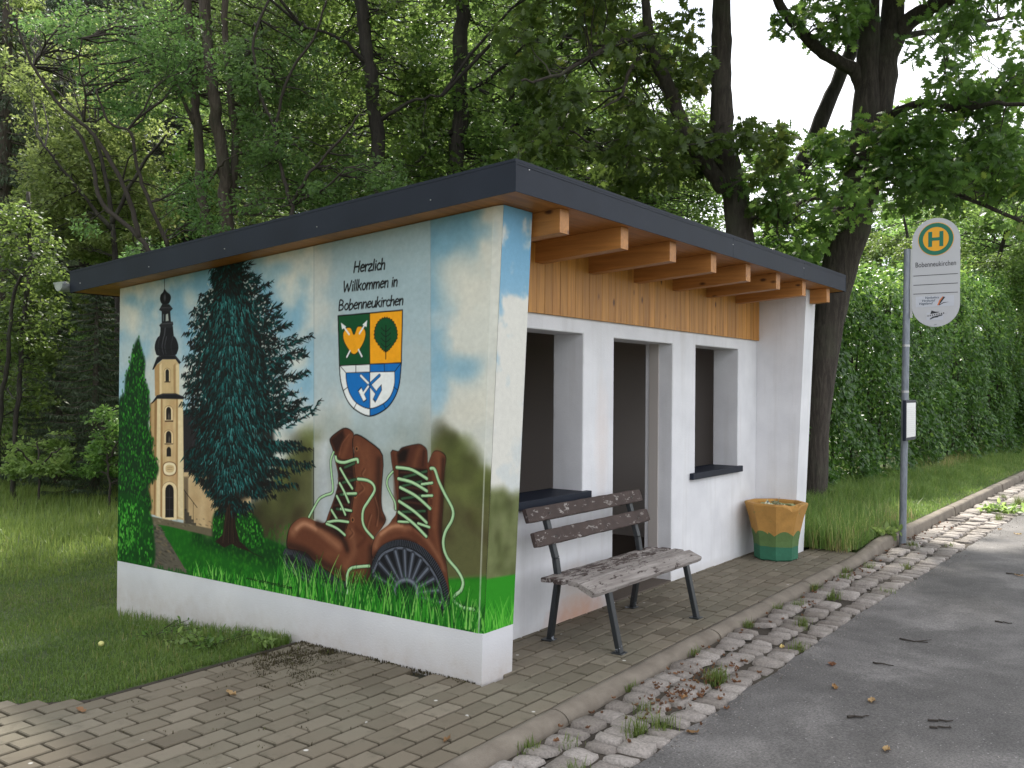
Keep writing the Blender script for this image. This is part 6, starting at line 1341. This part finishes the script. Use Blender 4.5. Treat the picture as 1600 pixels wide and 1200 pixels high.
def make_broadleaf(seed, H, Rc, nb, per, size, low=0.25):
    rg = np.random.default_rng(seed); tk = MB(); Pt = smooth_path([(0, 0, -0.6), (rg.normal()*.1, rg.normal()*.1, H*.3), (rg.normal()*.25, rg.normal()*.25, H*.6), (rg.normal()*.3, rg.normal()*.3, H*.92)], 5); tk.tube(Pt, np.linspace(0.19, 0.03, len(Pt)), 9)
    C, R = [], []
    for k in range(nb):
        z = low+(1-low)*rg.random(); w_ = math.sin(math.pi*min(max((z-low)/(1.02-low), 0.10), 0.95))**0.6; a = rg.uniform(0, 6.283); r_ = Rc*w_*math.sqrt(rg.random())
        C.append((r_*math.cos(a), r_*math.sin(a), z*H)); R.append(rg.uniform(0.45, 0.85)*Rc*0.30)
    C, R = np.array(C), np.array(R); twigs(tk, rg, Pt[4:], C, 0.016, 2, R); v_ = leafage(rg, C, R, per, size, 'small', 0.5)
    return tk.mesh('trunk', True), mesh_np('crown', v_[0], v_[1], attr=v_[2])
class Proto:
    def __init__(s, name, meshes, mats): s.name, s.m, s.mats, s.first = name, meshes, mats, None
    def place(s, x, y, label, cat, group, scale=1.0, rot=0.0, zoff=0.0):
        if s.first is None:
            o = bpy.data.objects.new(s.name, None); COL.objects.link(o); o.empty_display_size = 0.1; s.first = o; s.kids = []
            for me_, mt in zip(s.m, s.mats):
                me_.materials.append(mt); c_ = bpy.data.objects.new(me_.name.split('.')[0], me_); COL.objects.link(c_); c_.parent = o; s.kids.append(c_)
        else:
            o = s.first.copy(); COL.objects.link(o)
            for c_ in s.kids: d = c_.copy(); COL.objects.link(d); d.parent = o
        o.location = (x, y, float(hz(x, y))+zoff); o.rotation_euler = (0, 0, rot); o.scale = (scale, scale, scale*1.0); tag(o, label, cat, group); return o
spA = Proto('spruce_tree', make_spruce(301, 17, 0.12, 2.9, 180, 230), (MAT['spruce_bark'], MAT['spruce_needle']))
spB = Proto('spruce_tree', make_spruce(302, 9.5, 0.03, 2.6, 120, 300), (MAT['spruce_bark'], MAT['spruce_needle']))
blA = Proto('broadleaf_tree', make_broadleaf(311, 12, 3.2, 60, 330, 0.135), (MAT['alder_bark'], MAT['alder_leaf']))
blB = Proto('broadleaf_tree', make_broadleaf(312, 10, 2.9, 54, 330, 0.125, 0.15), (MAT['alder_bark'], MAT['bright_leaf']))
blC = Proto('broadleaf_tree', make_broadleaf(313, 8.5, 2.6, 52, 330, 0.12, 0.12), (MAT['alder_bark'], MAT['alder_leaf']))
rp_ = np.random.default_rng(41)
def put(proto, px, D, label, cat, group, sc=1.0):
    p = at(px, 600, D); return proto.place(p[0], p[1], label, cat, group, sc*rp_.uniform(0.92, 1.08), rp_.uniform(0, 6.28))
G1, L1 = 'dark spruces on the wooded slope behind the meadow', 'tall dark spruce with hanging twigs on the slope behind the shelter'
for px, D, sc in ((-40, 24, 1.0), (4, 22, 1.05), (40, 31, 1.0), (130, 31, .95), (215, 32, 1.05), (262, 29, .95), (330, 30, 1.0), (430, 29, 1.0), (520, 33, 1.0), (610, 30, 1), (690, 34, 1), (780, 31, .9), (880, 36, .9), (20, 37, 1.1), (150, 38, 1.1), (280, 38, 1.1), (400, 39, 1.1), (560, 41, 1.1), (720, 42, 1.0), (-110, 30, 1.0), (90, 45, 1.2), (340, 47, 1.2)):
    put(spA, px, D, L1, 'tree', G1, sc)
put(spB, 150, 15.8, 'dark low spruce with drooping boughs beside the left end of the mural', 'tree', None, 0.40); put(spB, 92, 17.6, 'low spruce in deep shade behind the twin thin trunks', 'tree', None, 0.40)
put(spB, 225, 17.0, 'young dark spruce half hidden behind the left shelter end', 'tree', None, 0.46)
G2, L2 = 'leafy trees in the wood behind the shelter', 'mid green broadleaf tree in the wood behind the shelter'
for px, D, sc in ((420, 20, .9), (640, 21, .9), (760, 23, .9), (860, 21, .85), (540, 25, 1.0), (700, 27, 1.1), (930, 25, .85), (820, 28, 1.0), (300, 23, .85), (980, 21, .72)):
    put(blA, px, D, L2, 'tree', G2, sc)
G3, L3 = 'pale green trees in the sunlit clearing at the wood edge', 'pale sunlit broadleaf tree at the wood edge behind the shelter'
for px, D, sc in ((90, 22, .9), (200, 22.5, .85), (300, 26, 1.0), (500, 23, 1), (660, 24, 1.0), (780, 26, 1.05), (900, 23, .9), (-20, 27, 1.0), (1010, 27, .8)):
    put(blB, px, D, L3, 'tree', G3, sc)
G4, L4 = 'trees beyond the hedge at the right', 'mid green roadside tree rising beyond the clipped hedge'
for px, D, sc in ((1050, 19, .62), (1105, 22, .62), (1150, 26, .62), (1215, 24, .60), (1270, 28, .66), (1330, 25, .66), (1385, 27, .82), (1440, 24, .82), (1500, 29, 1.0), (1545, 25, .92), (1600, 28, 1.1), (1660, 24, 1.0), (1470, 38, 1.15), (1560, 40, 1.3), (1640, 42, 1.4), (1250, 40, .8), (1340, 42, .85), (1400, 36, .9)):
    put(blC, px, D, L4, 'tree', G4, sc)
for x_, y_ in ((-11, 3), (-12.5, 8), (-10, 13), (-15, 0), (-17, 6)): blA.place(x_, y_, 'unseen broadleaf tree left of the lawn, added to darken the side walls', 'tree', 'unseen trees added left of the lawn for shade', rp_.uniform(.9, 1.1), rp_.uniform(0, 6.28))  # trees out of view, added to hold sky light off the mural side
for x_, y_ in ((34, 4), (40, 8), (47, 4.5), (54, 7), (62, 5), (72, 7), (84, 5)): blC.place(x_, y_, L4, 'tree', G4, rp_.uniform(1.0, 1.3), rp_.uniform(0, 6.28))
for x_, y_ in ((26, -13), (33, -15), (41, -12.5), (50, -14), (60, -12.5), (72, -14), (86, -12)): blA.place(x_, y_, 'broadleaf tree lining the far side of the road', 'tree', 'trees on the far side of the road', rp_.uniform(.8, 1.1), rp_.uniform(0, 6.28))
# far wood on the ridge: one mass
rg = np.random.default_rng(55); C = []
while len(C) < 420:
    p = at(rg.uniform(-300, 1080), 600, rg.uniform(44, 62)); z = float(hz(p[0], p[1])); C.append((p[0], p[1], z+rg.uniform(0.5, 13)))
v_ = leafage(rg, np.array(C), rg.uniform(1.2, 2.2, len(C)), 110, 0.42, 'small', 0.4)
tag(obj('far_wood', mesh_np('far_wood', v_[0], v_[1], attr=v_[2]), MAT['alder_leaf']), 'dense far wood closing off the slope behind all nearer trees', 'wood', kind='stuff')
# shrubs of the dark undergrowth at the left
rg = np.random.default_rng(57)
for k, (px, D) in enumerate(((-20, 18), (40, 18.5), (110, 19.5), (185, 19), (70, 21), (150, 22), (0, 22), (220, 21))):
    p = at(px, 600, D); z = float(hz(p[0], p[1])); C = np.array([(p[0]+rg.normal()*.7, p[1]+rg.normal()*.7, z+rg.uniform(0.2, 2.4)) for _ in range(16)])
    o = thing('undergrowth_shrub', 'shady leafy undergrowth shrub at the foot of the left wood', 'shrub', (p[0], p[1], z), 'undergrowth shrubs at the wood edge')
    tk = MB(); twigs(tk, rg, np.array([(p[0], p[1], z-0.1)]), C, 0.010, 2, np.full(16, .4)); obj('stem', tk.mesh('stem'), MAT['twig_bark'], o); crown('foliage', [leafage(rg, C, np.full(16, .42), 120, 0.085, 'oval')], MAT['alder_leaf'], o)

# ---- the tall hedge along the road
rg = np.random.default_rng(61)
hx0, hx1 = 7.6, 34.0
hedge = thing('hedge', 'tall dense green leafy hedge along the verge behind the bus stop sign', 'hedge', (hx0, 1.6, 0.1))
def hedge_front(x): return np.interp(x, [7.6, 10, 12, 13.7, 17.3, 22.5, 34], [1.1, 1.15, 1.0, .80, .62, .12, -.2])+0.06*np.sin(x*0.9)+0.05*np.sin(x*2.3+1)
def hedge_top(x): return 3.30+0.085*np.clip(x-10, 0, 14)+0.16*np.sin(x*0.8+0.5)+0.12*np.sin(x*2.1)-0.25*sstep(9.2, 7.6, x)
n = 72000; hx = hx0+(hx1-hx0)*rg.random(n)**1.5; top = rg.random(n) < 0.24; f = rg.random(n)
hzv = np.where(top, hedge_top(hx), 0.12+f*(hedge_top(hx)-0.12)); depth = np.abs(rg.normal(0, 0.09, n)); bulge = 0.10*np.sin(hx*3.1+hzv*2.3)+0.08*np.sin(hx*1.7-hzv*3.7)+0.05*np.sin(hx*6.5+hzv*5)
hy = np.where(top, hedge_front(hx)+0.15+rg.random(n)*1.6, hedge_front(hx)+depth+bulge+0.20*(hzv/3.2-0.4)**2); hzv = hzv+np.where(top, bulge+rg.normal(0, .08, n)+np.where(rg.random(n) < .08, .2, 0), 0)
gapn = np.sin(hx*4.3+hzv*3.1)*np.sin(hx*2.7-hzv*5.3+1); keep = top | (gapn > -0.72) | (rg.random(n) < 0.35)
P = np.stack([hx, hy, hzv], 1)[keep]; m_ = len(P)
D = rg.normal(size=(m_, 3))*0.45+np.array((-0.05, -0.45, -0.75)); D[top[keep]] = rg.normal(size=(top[keep].sum(), 3))*0.7+np.array((0, -0.3, 0.1)); Nn = rg.normal(size=(m_, 3))*0.42+np.where(top[keep][:, None], np.array((0, -.2, 1.0)), np.array((0, -0.85, 0.55)))
v_ = scatter(P, D, Nn, rg.uniform(0.055, 0.115, m_), 'hedge', np.clip(rg.normal(0.42, 0.28, m_)+0.25*(P[:, 2] > 2.9), 0, 1))  # leaves high on the hedge coloured lighter, sunlight put into the colour
v2_ = leafage(rg, np.stack([np.linspace(hx0+.2, hx1, 320), hedge_front(np.linspace(hx0+.2, hx1, 320))+rg.uniform(0.25, 1.2, 320), rg.uniform(0.2, 3.0, 320)+.05*np.linspace(0, 14, 320)*rg.random(320)], 1), 0.5, 120, 0.11, 'small', 0.3)
crown('foliage', [v_, v2_], MAT['hedge_leaf'], hedge)
core = MB()
for x in np.arange(hx0+0.3, hx1, 0.55):
    y = float(hedge_front(x))+rg.uniform(.4, .8); zt_ = float(hedge_top(x))-0.25; core.tube([(x, y, -0.1), (x+rg.normal()*.1, y+rg.normal()*.1, zt_*.5), (x+rg.normal()*.25, y+rg.normal()*.2, zt_)], [0.03, 0.02, 0.008], 5)
    for _ in range(5): z = rg.uniform(.3, zt_); core.tube(bez((x, y, z), (x+rg.normal()*.4, y-rg.uniform(.1, .5), z+rg.uniform(.1, .4)), 0.05, 4), np.linspace(.01, .003, 4), 4, cap=False)
obj('stems', core.mesh('stems'), MAT['twig_bark'], hedge)

# ---- grass
def blades(rg, x, y, z, h, w_, lean=0.45, var=None):
    n = len(x); a = rg.uniform(0, 6.283, n); d = np.stack([np.cos(a), np.sin(a)], 1); L = lean*h*np.abs(rg.normal(0.6, 0.5, n)); s = np.stack([-d[:, 1], d[:, 0]], 1)*w_[:, None]/2; b_ = np.stack([x, y], 1)
    V = np.empty((n, 5, 3)); V[:, 0, :2] = b_-s; V[:, 1, :2] = b_+s; V[:, 2, :2] = b_+s*.75+d*(L*.28)[:, None]; V[:, 3, :2] = b_-s*.75+d*(L*.28)[:, None]; V[:, 4, :2] = b_+d*L[:, None]
    V[:, 0, 2] = V[:, 1, 2] = z-0.01; V[:, 2, 2] = V[:, 3, 2] = z+h*.55; V[:, 4, 2] = z+h*(1-0.25*(L/h)**2)
    i = np.arange(n)*5; F4 = np.stack([i, i+1, i+2, i+3], 1); F3 = np.stack([i+3, i+2, i+4], 1); return V.reshape(-1, 3), F4, F3, np.repeat(var if var is not None else np.clip(rg.normal(.4, .22, n), 0, 1), 5)
def grass(name, rg, x, y, h, w_, material, label, lean=.45, var=None, z=None):
    z = hz(x, y) if z is None else z; V, F4, F3, A = blades(rg, x, y, z, h, w_, lean, var); o = obj(name, mesh_np(name, V, [F4, F3], attr=A), material); return tag(o, label, 'grass', kind='stuff')
rg = np.random.default_rng(71)
n = 150000; x = np.concatenate([rg.uniform(-4.0, 0.0, n*3//4), rg.uniform(0, 3.0, n//4)]); y = np.concatenate([1.5+rg.random(n*3//4)**1.3*6.5, rg.uniform(3.6, 8.2, n//4)]); k = (y > pave_edge(x)+0.045) & ((x < -0.012) | (y > WL+.02)); x, y = x[k], y[k]
patch = np.sin(x*2.1+y*1.3)*np.sin(x*1.1-y*2.4+.6)+.5*np.sin(x*5.3+1)*np.sin(y*4.7); nearwall = sstep(-.5, -.05, x)*(y < 3.7)
h = rg.uniform(.018, .05, len(x))*(1+.35*np.clip(patch, -1, 1))+.05*nearwall*rg.random(len(x))
grass('lawn_grass', rg, x, y, h, rg.uniform(.003, .006, len(x)), MAT['grass_blade'], 'short mown lawn left of the mural wall', .9, np.clip(rg.normal(.38, .2, len(x))+.16*patch+.4*(rg.random(len(x)) < .07), 0, 1))
n = 130000; x = rg.uniform(-9, 9, n); y = 6.0+rg.random(n)**1.25*12; k = (x < 6.2+(y-6)*.2) & ~((x > -.1) & (x < 5.5) & (y < 6.0)); x, y = x[k], y[k]
h = np.interp(y, [6, 7.2, 9, 18], [.05, .12, .24, .36])*rg.uniform(.45, 1.2, len(x))
grass('meadow_grass', rg, x, y, h, rg.uniform(.006, .013, len(x)), MAT['meadow_blade'], 'tall loose meadow grass between lawn and wood', .55, np.clip(rg.normal(.42, .22, len(x)), 0, 1))
n = 80000; x = 5.55+rg.random(n)**1.5*22; y = rg.uniform(-.5, 1.25, n); k = (y > kerb_y(x)+.03) & ~((x < 5.62) & (y < .3)); x, y = x[k], y[k]
up = sstep(-.5, .5, y); h = (.04+.16*up)*rg.uniform(.25, 1.35, len(x))*(1+.35*np.sin(x*2.7+y*3)*np.sin(x*1.1-y*4))+.05*(x < 7.5); 
grass('verge_grass', rg, x, y, h, rg.uniform(.004, .011, len(x)), MAT['verge_blade'], 'uncut grass verge between kerb and hedge', .7, np.clip(rg.normal(.36, .27, len(x))+.08*sstep(11, 18, x), 0, 1), z=np.where(x < 6.5, .02+.05*sstep(5.5, 6.6, x), hz(x, y)+.0))
n = 2400; x = np.concatenate([rg.normal(5.85, .28, n//2), rg.uniform(5.4, 8.4, n//2)]); y = np.concatenate([rg.normal(-.05, .28, n//2), rg.uniform(-.45, .6, n//2)]); k = (y > kerb_y(x)+.05) & (x > 5.40) & ~((x < 5.46) & (y > TILT)); x, y = x[k], y[k]
grass('dry_grass', rg, x, y, rg.uniform(.07, .26, len(x)), rg.uniform(.003, .007, len(x)), MAT['dry_blade'], 'straw coloured dry grass tuft beside the concrete pot', .8, None, z=np.full(len(x), .02))
n = 2600; x = rg.uniform(14, 26, n); y = rg.uniform(.45, 1.0, n); grass('ripe_grass', rg, x, y, rg.uniform(.15, .36, n), rg.uniform(.004, .008, n), MAT['dry_blade'], 'pale ripe grass far along the verge', .5)
n = 5200; x = 5.42+np.abs(rg.normal(0, 1.1, n)); y = rg.normal(.15, .42, n); k = (y > kerb_y(x)+.05) & (y < 1.1) & ~((x < 5.46) & (y > TILT)); x, y = x[k], y[k]
grass('wild_grass', rg, x, y, rg.uniform(.10, .40, len(x)), rg.uniform(.004, .010, len(x)), MAT['verge_blade'], 'long untrimmed grass round the foot of the oak', .75, np.clip(rg.normal(.5, .32, len(x)), 0, 1), z=np.full(len(x), .03))
# weeds: tufts in the gutter, at the lawn corner and the wall foot
TUF = [(-.02, -.98, .10, 90), (.12, -1.05, .08, 70), (.28, -.86, .06, 40), (-.35, -.80, .05, 35), (-.62, -1.0, .08, 60), (.95, -.98, .09, 130), (1.02, -.93, .07, 80), (1.9, -1.12, .07, 60), (2.5, -.95, .09, 90), (3.1, -.72, .07, 60), (3.55, -.85, .08, 70), (4.0, -1.15, .06, 50), (4.4, -.70, .07, 60), (5.0, -.75, .08, 70), (5.3, -1.0, .06, 50), (6.6, -.78, .07, 80), (6.9, -1.1, .05, 40), (9.5, -1.2, .10, 120), (11.3, -1.28, .14, 200), (11.6, -1.15, .14, 200), (12.4, -.85, .08, 90), (.55, -.63, .05, 50), (1.4, -.62, .05, 60), (2.3, -.62, .06, 70), (2.9, -.61, .06, 60), (-.5, -.68, .05, 60), (3.8, -.62, .07, 80), (4.7, -.61, .07, 70)]
wx, wy, wh = [], [], []
for cx_, cy_, hh_, n_ in TUF: wx.append(rg.normal(cx_, .035+.02*(n_ > 100), n_)); wy.append(rg.normal(cy_, .025, n_)); wh.append(rg.uniform(.35, 1.2, n_)*hh_)
wx, wy, wh = map(np.concatenate, (wx, wy, wh)); k = wy < kerb_y(wx)-KW+.005
grass('gutter_weeds', rg, wx[k], wy[k], wh[k], rg.uniform(.003, .006, k.sum()), MAT['grass_blade'], 'small grass tufts growing between the granite setts', .9, np.clip(rg.normal(.5, .2, k.sum()), 0, 1), z=np.full(k.sum(), ZG-.005))
mo = 26000; mx_ = rg.uniform(-1.6, 0.0, mo); my_ = rg.uniform(.02, 1.44, mo)
mk = (np.exp(-((mx_+.0)/.05)**2)+1.2*np.exp(-((mx_+.28)/.30)**2-((my_-1.18)/.22)**2)+.5*np.exp(-((mx_+.5)/.25)**2-((my_-.85)/.10)**2)) > rg.uniform(.25, 1.1, mo)+.35*np.sin(mx_*23)*np.sin(my_*19); mx_, my_ = mx_[mk], my_[mk]
mo_o = grass('moss', rg, mx_, my_, rg.uniform(.004, .014, len(mx_)), rg.uniform(.004, .008, len(mx_)), MAT['moss_tuft'], 'brown moss spread over the paving at the foot of the mural wall', .9, None, z=np.full(len(mx_), -.002)); mo_o['category'] = 'moss'
def weed(x, y, z, n, s, label, seed, mt='alder_leaf', spread=.16, kind='oval'):
    r = np.random.default_rng(seed); o = thing('weed_plant', label, 'plant', (x, y, z)); tk = MB(); P, D = [], []
    for _ in range(n):
        e = np.array((x+np.clip(r.normal(), -1.3, 1.3)*spread, y+np.clip(r.normal(), -1.3, 1.3)*spread*.8, z+r.uniform(.03, .09))); B_ = bez((x+r.normal()*.02, y+r.normal()*.02, z-.01), e, .03, 5); tk.tube(B_, np.linspace(.003, .0015, 5), 4, cap=False)
        for q in B_[2:]: 
            for _ in range(2): P.append(q); D.append(r.normal(size=3)*.8+np.array((0, 0, .2)))
    P, D = np.array(P), np.array(D); v_ = scatter(P, D, r.normal(size=P.shape)*.4+np.array((0, 0, 1.)), r.uniform(.6, 1.2, len(P))*s, kind, np.clip(r.normal(.45, .2, len(P)), 0, 1))
    obj('stem', tk.mesh('stem'), MAT['twig_bark'], o); crown('foliage', [v_], MAT[mt], o)
for k, (px, py, n_, s_, lab, mt, sp_) in enumerate((((295), 1003, 12, .045, 'yellow green seedling with divided leaves in the lawn by the plinth', 'bright_leaf', .10), (340, 1008, 20, .04, 'dark leafy weed clump on the lawn corner by the plinth', 'alder_leaf', .16), (240, 985, 14, .03, 'low weeds along the foot of the mural wall', 'alder_leaf', .18), (415, 1018, 8, .04, 'tiny leafy weed at the tip of the lawn against the white plinth', 'bright_leaf', .05))):
    p = on(px, py, 2, -.03); p[0] = min(p[0], -.05); weed(p[0], p[1], float(hz(p[0], p[1])), n_, s_, lab, 400+k, mt, sp_)
p = on(1385, 838, 2, .05); weed(p[0], p[1], .03, 8, .10, 'yellow green burdock leaf lying at the verge beside the sign pole', 410, 'bright_leaf', .12)
p = on(1348, 835, 2, .05); weed(p[0], p[1], .03, 8, .09, 'pale green leaf at the kerb end right of the painted pot', 411, 'hedge_leaf', .12)
p = on(1575, 800, 2, -.04); weed(p[0], p[1], ZG, 26, .09, 'leafy green weed patch in the far gutter at the right photo edge', 412, 'bright_leaf', .28)
